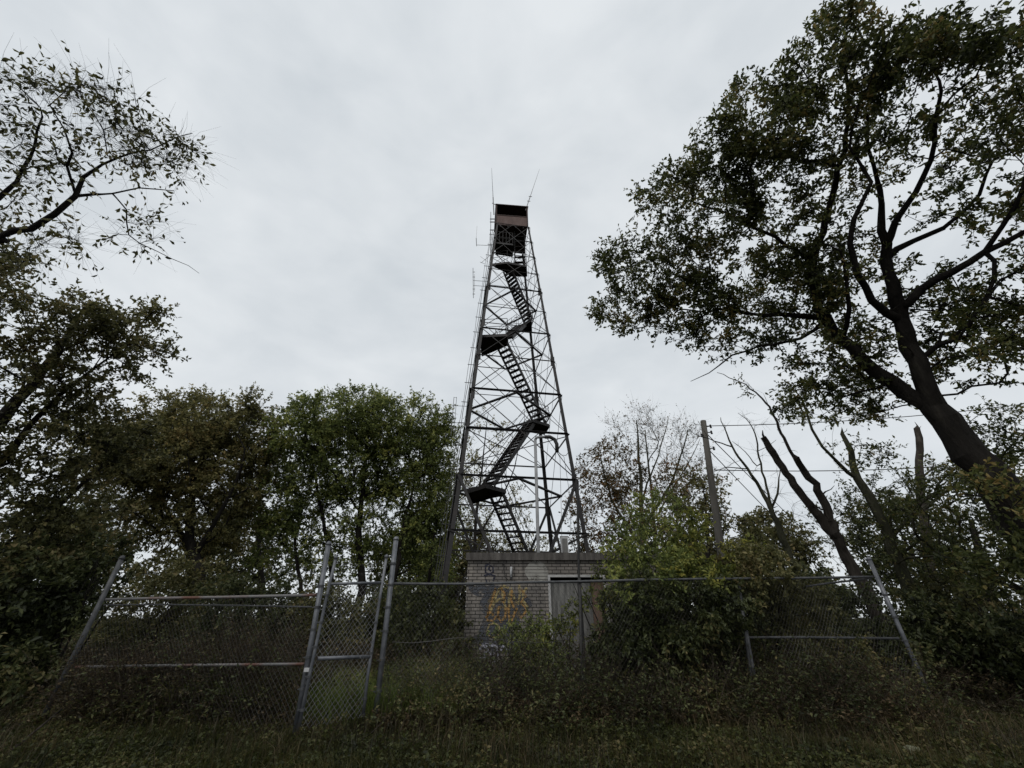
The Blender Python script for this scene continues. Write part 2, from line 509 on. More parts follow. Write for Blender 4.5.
def leaf_mesh(pos, axis, size, width=0.5, shape=4, upbias=0.5, rng=RNG):
    n = len(pos)
    axis = unit(axis)
    nr = rng.normal(size=(n, 3)); nr[:, 2] += upbias * 2
    side = unit(np.cross(axis, nr))
    nrm = np.cross(side, axis)
    size = size[:, None]
    w = size * width * 0.5
    fold = nrm * size * 0.10 * rng.uniform(0.3, 1.6, (n, 1))
    base = pos
    tip = pos + axis * size - nrm * size * 0.12
    if shape == 4:
        L = pos + axis * size * 0.45 + side * w + fold
        R = pos + axis * size * 0.45 - side * w + fold
        V = np.stack([base, L, tip, R], 1).reshape(-1, 3)
        b = np.arange(n)[:, None] * 4
        Fc = np.concatenate([b + np.array([[0, 2, 1]]), b + np.array([[0, 3, 2]])], 1).ravel()
        return V, Fc, 3
    L1 = pos + axis * size * 0.30 + side * w * 0.62 + fold
    L2 = pos + axis * size * 0.68 + side * w + fold * 0.8
    R1 = pos + axis * size * 0.30 - side * w * 0.62 + fold
    R2 = pos + axis * size * 0.68 - side * w + fold * 0.8
    V = np.stack([base, L1, L2, tip, R2, R1], 1).reshape(-1, 3)
    b = np.arange(n)[:, None] * 6
    Fc = np.concatenate([b + np.array([[0, 3, 2, 1]]), b + np.array([[0, 5, 4, 3]])], 1).ravel()
    return V, Fc, 4


def frusta(A, B, ra, rb, dA, dB, k):
    """separate tapered segments, rings oriented by dA / dB"""
    n = len(A)
    ref = np.array([0.31, 0.95, 0.06]); ref /= np.linalg.norm(ref)

    def ring(C, r, d):
        d = unit(d)
        s = unit(np.cross(d, ref) + 1e-6)
        t = np.cross(d, s)
        a = np.arange(k) * 2 * np.pi / k
        return C[:, None, :] + r[:, None, None] * (np.cos(a)[None, :, None] * s[:, None, :] + np.sin(a)[None, :, None] * t[:, None, :])
    V = np.concatenate([ring(A, ra, dA), ring(B, rb, dB)], 1).reshape(-1, 3)
    b = (np.arange(n) * 2 * k)[:, None]
    j = np.arange(k); q = (j + 1) % k
    quad = np.stack([j, q, q + k, j + k], 1).ravel()[None, :]
    return V, (b + quad).ravel()


def catmull(pts, step):
    """resample control points [(Vector, r)] to a smooth line"""
    P_ = [np.array(p[0]) for p in pts]; R_ = [p[1] for p in pts]
    out = []; rr = []
    n = len(P_)
    for i in range(n - 1):
        p0 = P_[max(i - 1, 0)]; p1 = P_[i]; p2 = P_[i + 1]; p3 = P_[min(i + 2, n - 1)]
        L = np.linalg.norm(p2 - p1)
        m = max(1, int(L / step))
        for j in range(m):
            t = j / m
            out.append(0.5 * ((2 * p1) + (-p0 + p2) * t + (2 * p0 - 5 * p1 + 4 * p2 - p3) * t * t + (-p0 + 3 * p1 - 3 * p2 + p3) * t ** 3))
            rr.append(R_[i] + (R_[i + 1] - R_[i]) * t)
    out.append(P_[-1]); rr.append(R_[-1])
    return out, rr


def grow(name, label, cat, skel, blobs, leafmat='oak', bark='bark', leaf=0.11, width=0.5, shape=4,
         twigs=8, per=7, twig_len=0.5, rtip=0.006, bf=0.25, step=0.4, jitter=0.05, leafy=1.0, upbias=0.5,
         group=None, seed=1, droop=0.15, nmain=None, loc=None, expo=0.42, targets=None, trunk_name='trunk', crown_name='crown', twig_up=0.15, rough=None, stubs=0):
    """skeleton limbs are given; branches are grown from them to clump centres sampled in the blobs,
    then twigs with leaves are put round each clump centre"""
    rng = np.random.default_rng(seed)
    pos = []; par = []; rad = []; pl = []
    for li, poly in enumerate(skel):
        pts, rr = catmull(poly, step)
        if li == 0:
            prev = -1; start = 0
        else:
            A = np.array(pos)
            prev = int(np.argmin(np.linalg.norm(A - pts[0], axis=1)))
            start = 1 if np.linalg.norm(A[prev] - pts[0]) < step * 0.7 else 0
        for k in range(start, len(pts)):
            p = pts[k] + (rng.normal(size=3) * jitter * 0.5 if 0 < k else 0)
            pos.append(p); par.append(prev); rad.append(rr[k])
            pl.append(0 if prev < 0 else pl[prev] + np.linalg.norm(p - pos[prev]))
            prev = len(pos) - 1
    # snapped side stubs and spurs along the limbs
    for _ in range(stubs):
        k = int(rng.integers(2, len(pos)))
        if rad[k] < .02 or par[k] < 0 or pos[k][2] < 2.2: continue
        q = pos[k]; prev = k
        dv = rng.normal(size=3); dv[2] = abs(dv[2]) * .6; dv /= np.linalg.norm(dv)
        rr0 = rad[k] * rng.uniform(.18, .4); L = rng.uniform(.15, .7)
        for m_ in range(1, 4):
            q = q + dv * L / 3 + rng.normal(size=3) * .03
            pos.append(q); par.append(prev); rad.append(rr0 * (1 - .25 * m_)); pl.append(pl[prev] + L / 3)
            prev = len(pos) - 1
    nskel = len(pos)
    T = []
    for (u, v, ru, rv, r0, r1, n) in blobs:
        for _ in range(n):
            while True:
                a, b = rng.uniform(-1, 1, 2)
                if a * a + b * b < 1: break
            # thickness of the blob shrinks towards its rim
            h = math.sqrt(max(0.05, 1 - (a * a + b * b)))
            mid = (r0 + r1) / 2; half = (r1 - r0) / 2 * h
            T.append(np.array(PR(u + a * ru, v + b * rv, mid + rng.uniform(-1, 1) * half)))
    if targets is not None:
        T += [np.array(t) for t in targets]
    T = [t for t in T if t[2] > gz(t[0], t[1]) + 0.12]
    tips = []
    if T:
        T = np.array(T)
        S = np.array(pos)
        d0 = np.array([np.min(np.linalg.norm(S - t, axis=1)) for t in T])
        cap = nskel + len(T) * 24 + 64
        A = np.zeros((cap, 3)); A[:nskel] = S
        PLn = np.zeros(cap); PLn[:nskel] = pl
        cnt = nskel
        # do not start from the lowest part of the trunk
        zmin = S[0][2] + 0.15 * (T[:, 2].min() - S[0][2])
        block = np.zeros(cap); block[:nskel][S[:, 2] < zmin] = 50
        for ti in np.argsort(d0):
            t = T[ti]
            D = np.linalg.norm(A[:cnt] - t, axis=1)
            n = int(np.argmin(D + bf * PLn[:cnt] + block[:cnt]))
            p0 = A[n].copy(); L = D[n]
            if par[n] >= 0:
                pd = p0 - A[par[n]]; pd = pd / (np.linalg.norm(pd) + 1e-9)
            else:
                pd = np.array([0, 0, 1.0])
            ctrl = p0 + pd * L * 0.33 + np.array([0, 0, 0.08 * L]) + rng.normal(size=3) * 0.07 * L
            m = min(20, max(1, int(L / step)))
            prev = n
            for k in range(1, m + 1):
                s = k / m
                q = (1 - s) ** 2 * p0 + 2 * s * (1 - s) * ctrl + s * s * t
                if k < m: q = q + rng.normal(size=3) * jitter
                A[cnt] = q; PLn[cnt] = PLn[prev] + np.linalg.norm(q - A[prev])
                pos.append(q); par.append(prev); rad.append(0.0)
                prev = cnt; cnt += 1
            tips.append(prev)
    N = len(pos)
    A = np.array(pos); par = np.array(par); rad = np.array(rad, float)
    c = np.zeros(N)
    for t in tips: c[t] += 1
    mainc = -np.ones(N, int); best = np.zeros(N)
    for i in range(N - 1, 0, -1):
        if par[i] >= 0:
            c[par[i]] += c[i]
    grown = rtip * np.maximum(c, 1) ** expo
    r = np.where(np.arange(N) < nskel, np.maximum(rad, 0.0), grown)
    # children never thicker than their parent
    for i in range(nskel, N):
        r[i] = min(r[i], r[par[i]] * 0.85 if par[i] < nskel else r[par[i]])
        r[i] = max(r[i], rtip * 0.6)
    for i in range(N - 1, 0, -1):
        p = par[i]
        if p >= 0 and r[i] > best[p]:
            best[p] = r[i]; mainc[p] = i
    d = np.zeros((N, 3))
    has = par >= 0
    d[has] = unit(A[has] - A[par[has]])
    roots = np.where(~has)[0]
    for i in roots:
        d[i] = d[mainc[i]] if mainc[i] >= 0 else (0, 0, 1)
    sm = d.copy()
    mc = mainc >= 0
    sm[mc] = unit(d[mc] + d[mainc[mc]])
    idx = np.where(has)[0]
    p = par[idx]
    ismain = mainc[p] == idx
    ra = np.where(ismain, r[p], np.minimum(r[p], r[idx] * 1.15))
    dA = np.where(ismain[:, None], sm[p], d[idx])
    Vs = []; Fs = []; base = 0
    for lo, hi, k in ((0.045, 99, 18), (0.018, 0.05, 5), (0, 0.018, 3)):
        s = (r[idx] >= lo) & (r[idx] < hi)
        if not s.any(): continue
        V, Fq = frusta(A[p[s]], A[idx[s]], ra[s], r[idx[s]], dA[s], sm[idx[s]], k)
        if k > 5:
            cen = np.stack([np.repeat(A[p[s]], k, 0).reshape(-1, k, 3), np.repeat(A[idx[s]], k, 0).reshape(-1, k, 3)], 1).reshape(-1, 3)
            q = V
            nz = (np.sin(q[:, 0] * 31 + 3 * np.sin(q[:, 2] * 7)) + np.sin(q[:, 1] * 29 + q[:, 2] * 5) + np.sin(q[:, 2] * 13 + q[:, 0] * 19) + .8 * np.sin(q[:, 2] * 4.3 + q[:, 1] * 9)) / 3.8
            nz = nz + .45 * np.sin(q[:, 0] * 83 + q[:, 1] * 61 + 2 * np.sin(q[:, 2] * 11)) + .3 * np.sin(q[:, 2] * 47 + q[:, 0] * 37)
            V = cen + (V - cen) * (1 + (.15 if rough is None else rough) * nz)[:, None]
        Vs.append(V); Fs.append(Fq + base); base += len(V)
    # twigs and leaves
    LV = None
    if tips:
        tp = A[tips]; td = d[tips]
        nt_ = len(tips) * twigs
        o = np.repeat(tp, twigs, 0)
        dirs = np.repeat(td, twigs, 0) * 0.55 + rng.normal(size=(nt_, 3)) * 0.7
        dirs[:, 2] += twig_up
        dirs = unit(dirs)
        # twigs start a little back along the branch
        o = o - np.repeat(td, twigs, 0) * rng.uniform(0, 0.35, (nt_, 1)) * twig_len
        ln = twig_len * rng.uniform(0.45, 1.25, nt_)
        mid = o + dirs * (ln * 0.5)[:, None]
        end = mid + unit(dirs + rng.normal(size=(nt_, 3)) * 0.3 + np.array([0, 0, -droop])) * (ln * 0.5)[:, None]
        rt = rtip * 0.62
        for (a, b, r0, r1) in ((o, mid, rt, rt * 0.7), (mid, end, rt * 0.7, rt * 0.35)):
            V, Fq = frusta(a, b, np.full(nt_, r0), np.full(nt_, r1), b - a, b - a, 3)
            Vs.append(V); Fs.append(Fq + base); base += len(V)
        keep = rng.uniform(size=nt_) < leafy
        if keep.any() and per > 0:
            o2, m2, e2, dd = o[keep], mid[keep], end[keep], dirs[keep]
            nn = len(o2) * per
            f = rng.uniform(0.25, 1.0, nn)
            rp = lambda a: np.repeat(a, per, 0)
            lp = np.where((f < 0.5)[:, None], rp(o2) + (rp(m2) - rp(o2)) * (f * 2)[:, None], rp(m2) + (rp(e2) - rp(m2)) * (f * 2 - 1)[:, None])
            ax = rp(dd) * 0.5 + rng.normal(size=(nn, 3)) * 0.75; ax[:, 2] -= droop * 2
            LV = leaf_mesh(lp, ax, leaf * rng.uniform(0.6, 1.2, nn), width, shape, upbias, rng)
    base_p = Vector(A[0]) if loc is None else Vector(loc)
    root = thing(name, base_p, label, cat, group)
    link_mesh(trunk_name, np_mesh(trunk_name, np.concatenate(Vs), np.concatenate(Fs), 4), M[bark], root).data.polygons.foreach_set('use_smooth', [True] * (sum(len(x) for x in Fs) // 4))
    if LV is not None:
        link_mesh(crown_name, np_mesh(crown_name, *LV), M[leafmat], root)
    return root


def gp(x, y, dz=-0.1):
    return Vector((x, y, gz(x, y) + dz))

# ================================================================== LOOKOUT TOWER
TC = Vector((-0.10, 17.2, gz(0, 17.2)))
TROT = math.radians(9)
tower = thing('lookout_tower', TC, 'tall dark steel lattice fire lookout tower with zigzag stairs and rusty cab', 'lookout tower', rz=TROT)
TI = (Matrix.Translation(TC) @ Matrix.Rotation(TROT, 4, 'Z')).inverted()
LV_ = [0.0, 3.9, 5.95, 8.0, 10.0, 11.95, 13.7, 15.3, 16.85, 18.35, 19.85, 21.35, 22.95]


def ah(z):
    return 2.80 - (2.80 - 1.07) * z / 22.95


SG = [(-1, -1), (1, -1), (1, 1), (-1, 1)]


def corner(i, z, k=1.0):
    a = ah(z) * k
    return Vector((SG[i % 4][0] * a, SG[i % 4][1] * a, z))


def local(name, mb, mat, parent=tower, smooth=False):
    return mb.build(name, M[mat], parent, world=False, smooth=smooth)


for i in range(4):
    m = MB()
    sx, sy = SG[i]
    a = corner(i, 0.0); b = corner(i, 22.95)
    w0, w1, t = 0.17, 0.11, 0.014
    # two flanges of the L, pointing inward along x and along y
    m.hexa([a, a + Vector((-sx * w0, 0, 0)), a + Vector((-sx * w0, -sy * t, 0)), a + Vector((0, -sy * t, 0)),
            b, b + Vector((-sx * w1, 0, 0)), b + Vector((-sx * w1, -sy * t, 0)), b + Vector((0, -sy * t, 0))])
    m.hexa([a + Vector((0, -sy * (t + .001), 0)), a + Vector((0, -sy * w0, 0)), a + Vector((-sx * t, -sy * w0, 0)), a + Vector((-sx * t, -sy * (t + .001), 0)),
            b + Vector((0, -sy * (t + .001), 0)), b + Vector((0, -sy * w1, 0)), b + Vector((-sx * t, -sy * w1, 0)), b + Vector((-sx * t, -sy * (t + .001), 0))])
    # splice plates
    for z in (5.95, 11.95, 16.85):
        c = corner(i, z)
        m.box((min(c.x + sx * .004, c.x - sx * .19), c.y + (.004 if sy > 0 else -.016), z - .28), (max(c.x + sx * .004, c.x - sx * .19), c.y + (.016 if sy > 0 else -.004), z + .28))
    # concrete foot is hidden in the brush: a base plate
    m.box((a.x - .25, a.y - .25, -0.12), (a.x + .25, a.y + .25, -0.002))
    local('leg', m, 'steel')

for s in range(4):
    i, j = s, (s + 1) % 4
    out = Vector(((SG[i][0] + SG[j][0]) / 2, (SG[i][1] + SG[j][1]) / 2, 0))
    m = MB()
    for q, z in enumerate(LV_[1:], 1):
        w = 0.075 if z in (3.9, 5.95, 8.0, 10.0, 13.7, 16.85) else 0.04
        if z > 12: w *= 0.75
        off = out * 0.012
        m.angle(corner(i, z) + off, corner(j, z) + off, w, out)
    # cross bracing over double panels
    for (z0, z1, w) in ((5.95, 10.0, .042), (10.0, 13.7, .04), (13.7, 16.85, .034), (16.85, 19.85, .032), (19.85, 22.95, .03)):
        for (p, q, o) in ((i, j, .035), (j, i, .065)):
            m.bar(corner(p, z0) + out * o, corner(q, z1) + out * o, w, .012, out)
        # sub-bracing from the mid height of the legs to the crossing level
        zm = (z0 + z1) / 2
        mid0 = (corner(i, z0) + corner(j, z0)) / 2
        mid1 = (corner(i, z1) + corner(j, z1)) / 2
        for p in (i, j):
            m.bar(corner(p, zm) + out * .05, mid1 + out * .05, .024, .010, out)
            if z0 > 6:
                m.bar(corner(p, zm) + out * .08, mid0 + out * .08, .024, .010, out)
    # bottom: heavy struts from the legs down to the middle of the base
    mid = (corner(i, 1.0) + corner(j, 1.0)) / 2
    for p in (i, j):
        m.bar(corner(p, 5.95) + out * .04, mid + out * .04, .11, .07, out)
        m.bar(corner(p, 3.9) + out * .05, (corner(p, 5.95) * .45 + mid * .55), .05, .03, out)
        m.bar(corner(p, 0.1) + out * .05, (corner(p, 3.9) * .5 + (corner(i, 3.9) + corner(j, 3.9)) / 4) + out * .05, .05, .03, out)
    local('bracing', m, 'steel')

for z in (5.95, 10.0, 13.7, 16.85):
    m = MB()
    mids = [(corner(k, z - .03) + corner(k + 1, z - .03)) / 2 for k in range(4)]
    for k in range(4):
        m.bar(mids[k], mids[(k + 1) % 4], .12 if z < 11 else .09, .06)
    local('diaphragm_bracing', m, 'steel')
m = MB()
m.bar(corner(0, 8.0 - .04), corner(2, 8.0 - .04), .03, .03)
m.bar(corner(1, 8.0 - .08), corner(3, 8.0 - .08), .03, .03)
local('diaphragm_bracing', m, 'steel')


def TL(x, y, H):
    """world x, y, height above the camera -> tower coordinates"""
    return TI @ Vector((x, y, H + CAM.z))


# landings: corners in world x, y, all at one height above the camera
LAND = {
    'A': ([(-1.95, 16.1), (-1.05, 15.15), (-0.25, 15.95), (-1.75, 17.7)], 4.42),
    'B': ([(0.55, 18.1), (1.05, 17.7), (1.95, 18.3), (1.75, 19.3), (0.75, 18.9)], 8.48),
    'C': ([(-1.62, 15.45), (-0.25, 15.35), (-0.2, 16.1), (-1.62, 17.1)], 12.1),
    'D': ([(0.15, 19.0), (1.15, 17.9), (1.25, 19.1)], 15.3),
    'E': ([(-1.25, 16.6), (-0.3, 16.45), (0.9, 16.75), (0.95, 17.5), (0.0, 17.5), (-0.5, 17.1)], 18.55),
    'F': ([(-1.0, 16.15), (0.05, 16.3), (0.05, 17.15), (-1.05, 17.0)], 20.0),
}
for key, (cs, H) in LAND.items():
    m = MB()
    tp = [TL(x, y, H) for x, y in cs]
    n = len(tp)
    vs = [p for p in tp] + [p + Vector((0, 0, -.05)) for p in tp]
    m.add(vs, [tuple(range(n)), tuple(reversed(range(n, 2 * n)))] + [(k, k + n, (k + 1) % n + n, (k + 1) % n) for k in range(n)])
    L = local('stair_landing', m, 'deck')
    m = MB()
    for k in range(n):
        a, b = tp[k], tp[(k + 1) % n]
        m.bar(a + Vector((0, 0, -.11)), b + Vector((0, 0, -.11)), .04, .115)
    m.build('edge_beam', M['steel'], L, world=False)
    m = MB()
    for k in range(n):
        a, b = tp[k], tp[(k + 1) % n]
        if key == 'B' and k in (0, 4): continue
        if key == 'D' and k == 0: continue
        for hh in (.5, 1.0):
            m.bar(a + Vector((0, 0, hh)), b + Vector((0, 0, hh)), .022, .022)
        nn = 1 if key != 'F' else 5
        for s in range(nn):
            p = a.lerp(b, s / nn)
            m.bar(p + Vector((0, 0, .02)), p + Vector((0, 0, 1.0)), .022, .022)
    m.build('handrail', M['steel'], L, world=False)

# stair flights: foot and head in world x, y, H
FL = [((2.15, 20.0, -1.35), (-0.72, 16.0, 4.42)),
      ((-1.0, 15.55, 4.42), (0.95, 18.15, 8.48)),
      ((1.50, 18.45, 8.48), (-0.60, 15.95, 12.1)),
      ((-0.3, 15.8, 12.1), (0.62, 18.5, 15.3)),
      ((1.02, 18.25, 15.3), (-0.30, 17.05, 18.55)),
      ((0.52, 17.75, 18.55), (0.50, 16.55, 21.45))]
for (f, h) in FL:
    a = TL(*f); b = TL(*h)
    run = Vector((b.x - a.x, b.y - a.y, 0)); run.normalize()
    side = Vector((-run.y, run.x, 0))
    W = 0.68
    root_m = MB()
    for s in (-1, 1):
        root_m.bar(a + side * s * W / 2, b + side * s * W / 2, .02, .17)
        root_m.bar(a + side * s * (W / 2 - .03) + Vector((0, 0, -.09)), b + side * s * (W / 2 - .03) + Vector((0, 0, -.09)), .035, .014)
    fl = root_m.build('stair_flight', M['steel'], tower, world=False)
    n = max(3, int((b.z - a.z) / (0.205 if h[2] < 20 else .29)))
    td = .088 if h[2] < 20 else .07
    for k in range(1, n):
        m = MB()
        c = a.lerp(b, k / n)
        m.hexa([c + side * sx * (W / 2 - .012) + run * rx + Vector((0, 0, zz)) for zz in (-.035, 0) for (sx, rx) in ((-1, -td), (1, -td), (1, td), (-1, td))])
        m.build('tread', M['deck'], fl, world=False)
    m = MB()
    for s in (-1, 1):
        for hh in (.5, .92):
            m.bar(a + side * s * (W / 2 + .02) + Vector((0, 0, hh)), b + side * s * (W / 2 + .02) + Vector((0, 0, hh)), .02, .02)
        q = max(2, int((b - a).length / 1.4))
        for k in range(q + 1):
            c = a.lerp(b, k / q) + side * s * (W / 2 + .02)
            m.bar(c, c + Vector((0, 0, .92)), .02, .02)
    m.build('handrail', M['steel'], fl, world=False)

# cab
cz = 22.95
ca = 1.03
m = MB()
m.box((-ca, -ca, cz), (ca, ca, cz + .07))
cab = m.build('cab', M['rusttrim'], tower, world=False)
cab.rotation_euler.z = math.radians(-4)
m = MB()
for x in (-.75, -.25, .25, .75):
    m.box((x - .03, -ca + .02, cz - .12), (x + .03, ca - .02, cz - .002))
m.build('floor_joist', M['steel'], cab, world=False)
zb0, zb1, zt = cz + .07, cz + 0.95, cz + 2.0
for (n, p0, p1) in (('front', (-ca + .03, -ca - .005, zb0), (ca - .03, -ca + .02, zb1)),
                    ('back', (-ca + .03, ca - .02, zb0), (ca - .03, ca + .005, zb1)),
                    ('side', (-ca - .005, -ca + .03, zb0), (-ca + .02, ca - .03, zb1)),
                    ('side', (ca - .02, -ca + .03, zb0), (ca + .005, ca - .03, zb1))):
    m = MB(); m.box(p0, p1)
    # seams
    w = m.build('cab_panel', M['rust'], cab, world=False)
m = MB()
for (sx, sy) in SG:
    m.box((sx * ca - .04, sy * ca - .04, cz + .072), (sx * ca + .04, sy * ca + .04, zt))
for s in (-1, 1):
    m.box((-ca + .042, s * ca - .03, zb1 + .003), (ca - .042, s * ca + .03, zb1 + .06))
    m.box((s * ca - .03, -ca + .042, zb1 + .003), (s * ca + .03, ca - .042, zb1 + .06))
    for x in (-.36, .36):
        if s > 0:
            m.box((x - .02, s * ca - .02, zb1 + .063), (x + .02, s * ca + .02, zt))
            m.box((-ca - .02 if x < 0 else ca - .02, -.02, zb1 + .063), (-ca + .02 if x < 0 else ca + .02, .02, zt))
m.build('window_frame', M['rusttrim'], cab, world=False)
m = MB()
m.box((-ca + .03, ca - .015, zb1 + .065), (ca - .03, ca - .008, zt - .002))
m.box((-ca + .008, -ca + .05, zb1 + .065), (-ca + .015, ca - .05, zt - .002))
m.box((ca - .015, .1, zb1 + .065), (ca - .008, ca - .05, zt - .002))
m.build('shutter', M['rusttrim'], cab, world=False)
m = MB()
e = ca + .08
m.add([(-e, -e, zt), (e, -e, zt), (e, e, zt), (-e, e, zt), (-e, -e, zt + .06), (e, -e, zt + .06), (e, e, zt + .06), (-e, e, zt + .06), (0, 0, zt + .42)],
      [(0, 3, 2, 1), (0, 1, 5, 4), (1, 2, 6, 5), (2, 3, 7, 6), (3, 0, 4, 7), (4, 5, 8), (5, 6, 8), (6, 7, 8), (7, 4, 8)])
m.build('cab_roof', M['rusttrim'], cab, world=False)

# cables and cable ladder down the left side
m = MB()
for k, (dx, dy, r) in enumerate(((-.09, -.02, .018), (-.20, -.05, .014), (-.29, .02, .010))):
    pts = []
    for z in np.linspace(0, 22.4, 24):
        c = corner(0, float(z))
        wob = .025 * math.sin(z * 1.7 + k * 2)
        pts.append(c + Vector((dx + wob, dy + .25, 0)))
    m.tube(pts, r, 5)
for z in np.arange(1.0, 22.5, 1.05):
    c = corner(0, float(z))
    m.bar(c + Vector((-.36, .25, 0)), c + Vector((.02, .25, 0)), .025, .02)
local('cable_run', m, 'cable')


def tpx(u, v, Y):
    return TI @ P(u, v, Y)


# antennas bolted to the tower
m = MB()
tl = TL(-1.02, 15.95, 23.6)
a, b = tpx(493.5, 206, 16.0), tpx(491.6, 168, 16.0)
m.tube([a + (a - b).normalized() * .9, a, a.lerp(b, .22)], .035, 6)
m.tube([a.lerp(b, .22), b], [.022, .009], 5)
m.bar(a + Vector((-.1, 0, .3)), a + Vector((.15, .1, .3)), .03, .03)
local('whip_antenna', m, 'antenna')
m = MB()
a, b = tpx(527, 206, 16.3), tpx(539.5, 169, 16.3)
m.tube([a + (a - b).normalized() * .5, a, a.lerp(b, .25)], .03, 6)
m.tube([a.lerp(b, .25), b], [.022, .008], 5)
for t in (.12, .24):
    c = a.lerp(b, t); m.bar(c + Vector((-.10, 0, 0)), c + Vector((.12, 0, .02)), .03, .03)
local('whip_antenna', m, 'antenna')
m = MB()
m.tube([tpx(492, 245.5, 16.3), tpx(477, 245, 16.3)], .014, 5)
m.tube([tpx(476.6, 246, 16.3), tpx(476.2, 238, 16.3)], .022, 5)
m.tube([tpx(476.2, 240, 16.3), tpx(477, 226, 16.3)], .009, 4)
local('stub_antenna', m, 'antenna')
m = MB()
m.tube([tpx(490, 255.5, 16.2), tpx(481, 263, 16.2)], .012, 4)
m.tube([tpx(488, 262, 16.2), tpx(480.5, 256.5, 15.6)], .01, 4)
m.tube([tpx(485, 264, 16.2), tpx(480, 262, 15.6)], .01, 4)
local('beam_antenna', m, 'antenna')
m = MB()
m.tube([tpx(473.4, 298, 16.0), tpx(473.0, 268, 16.0)], .017, 5)
m.tube([tpx(474.6, 292, 16.0), tpx(474.4, 274, 16.0)], .011, 4)
for v in (280.5, 285.5):
    m.tube([tpx(473, v, 16.0), tpx(488, v + 1, 16.2)], .015, 4)
for v in (272, 277, 289, 294):
    m.bar(tpx(472.6, v, 16.0), tpx(475, v, 16.0), .03, .02)
local('dipole_antenna', m, 'antenna')
m = MB()
m.tube([tpx(451, 436, 15.3), tpx(454, 397, 15.3)], .013, 5)
m.tube([tpx(453.8, 437, 15.3), tpx(456.6, 397, 15.3)], .011, 5)
m.tube([tpx(453.9, 397.5, 15.3), tpx(456.8, 397.5, 15.3)], .011, 4)
for v in (405.5, 422.5):
    m.tube([tpx(452, v, 15.3), tpx(470, v + 1, 15.6)], .013, 4)
m.bar(tpx(450, 428, 15.3), tpx(454, 428, 15.3), .03, .03)
local('dipole_antenna', m, 'antenna')
# small mast on the upper left
m = MB()
m.tube([tpx(490.5, 262, 15.9), tpx(490.8, 212, 15.9)], .02, 5)
for v in (219, 222, 230):
    m.bar(tpx(490, v, 15.9), tpx(495, v, 16.0), .05, .04)
local('antenna_mast', m, 'antenna')

# ------------------------------------------------------------------ conduit gooseneck behind the building
c0 = P(538.5, 556, 14.2); ct = P(535.2, 440, 14.2)
cd = thing('cable_conduit', (c0.x, 14.2, gz(c0.x, 14.2)), 'pale grey upright conduit pipe bent over like a gooseneck beside the tower stairs', 'conduit pipe')
m = MB()
m.tube([Vector((c0.x, 14.2, gz(c0.x, 14.2) - .1)), c0, ct], .06, 10)
m.tube([ct, P(536.5, 437.5, 14.2), P(541, 437, 14.25), P(545, 437, 14.3)], .055, 10)
m.build('riser', M['pipe'], cd, smooth=True)
m = MB()
m.tube([P(545, 437, 14.3), P(550, 437, 14.35), P(554.5, 439.5, 14.4), P(556.8, 444, 14.4), P(557, 452, 14.4)], .075, 10)
m.build('elbow', M['black'], cd, smooth=True)
m = MB()
m.tube([P(557, 451, 14.4), P(561, 455, 14.5), P(566, 455.5, 14.6), P(570, 450, 14.8)], .012, 4)
m.tube([P(556.5, 451, 14.4), P(560, 458, 14.5), P(561, 500, 14.6), P(562, 545, 14.6)], .010, 4)
m.tube([P(557.5, 451, 14.4), P(564, 457, 14.5), P(569, 490, 14.7), P(571, 530, 14.9)], .010, 4)
m.build('loose_cable', M['cable'], cd)

# ================================================================== BUILDING
BY = 11.0
bx0, bx1 = -1.15, 4.3
bz = gz(1, 11) - .05
btop = P(520, 560.5, BY).z
stop_ = P(520, 552.5, BY - .08).z
bd = thing('brick_equipment_building', ((bx0 + bx1) / 2, BY, bz), 'low flat-roofed brick building with graffiti and grey door below the tower', 'building')
m = MB()
dx0 = P(549.5, 600, BY).x; dx1 = P(607, 600, BY).x
dtop = P(575, 575.3, BY).z
th = .2
# front wall round the door opening
m.box((bx0, BY, bz), (dx0, BY + th, btop))
m.box((dx1, BY, bz), (bx1, BY + th, btop))
m.box((dx0 + .0005, BY + .0005, dtop), (dx1 - .0005, BY + th, btop - .0005))
m.box((bx0 + .0005, BY + th + .001, bz), (bx0 + th, BY + 2.9, btop - .0005))
m.box((bx1 - th, BY + th + .001, bz), (bx1 - .0005, BY + 2.9, btop - .0005))
m.box((bx0 + th + .001, BY + 2.7, bz), (bx1 - th - .001, BY + 2.899, btop - .001))
m.build('wall', M['brick'], bd)
m = MB()
m.box((bx0 - .05, BY - .08, btop + .002), (bx1 + .05, BY + 3.0, stop_))
m.build('roof_slab', M['slab'], bd)
m = MB()
m.box((dx0 + .045, BY + .10, bz), (P(592.5, 600, BY).x, BY + .14, dtop - .17))
dr = m.build('door', M['plywood'], bd)
m = MB()
m.box((dx0 + .5, BY + .08, bz + 1.0), (dx0 + .56, BY + .099, bz + 1.12)); m.build('handle', M['galv'], dr)
m = MB()
m.box((P(592.9, 600, BY).x, BY + .09, bz), (dx1 - .045, BY + .13, dtop - .10))
m.build('side_board', M['board'], bd)
m = MB()
m.box((dx0 - .02, BY - .012, bz), (dx0 + .04, BY + .12, dtop - .045))
m.box((dx1 - .04, BY - .012, bz), (dx1 + .02, BY + .12, dtop - .045))
m.box((dx0 - .02, BY - .014, dtop - .043), (dx1 + .02, BY + .12, dtop + .01))
m.build('door_frame', M['frame'], bd)
m = MB()
m.box((dx0, BY + .9, bz), (dx1, BY + .95, dtop)); m.build('interior_shade_sheet', M['void'], bd)  # added sheet: shade behind the door gap painted near-black


def W(u, v, off=.004):
    p = P(u, v, BY); return Vector((p.x, BY - off, p.z))


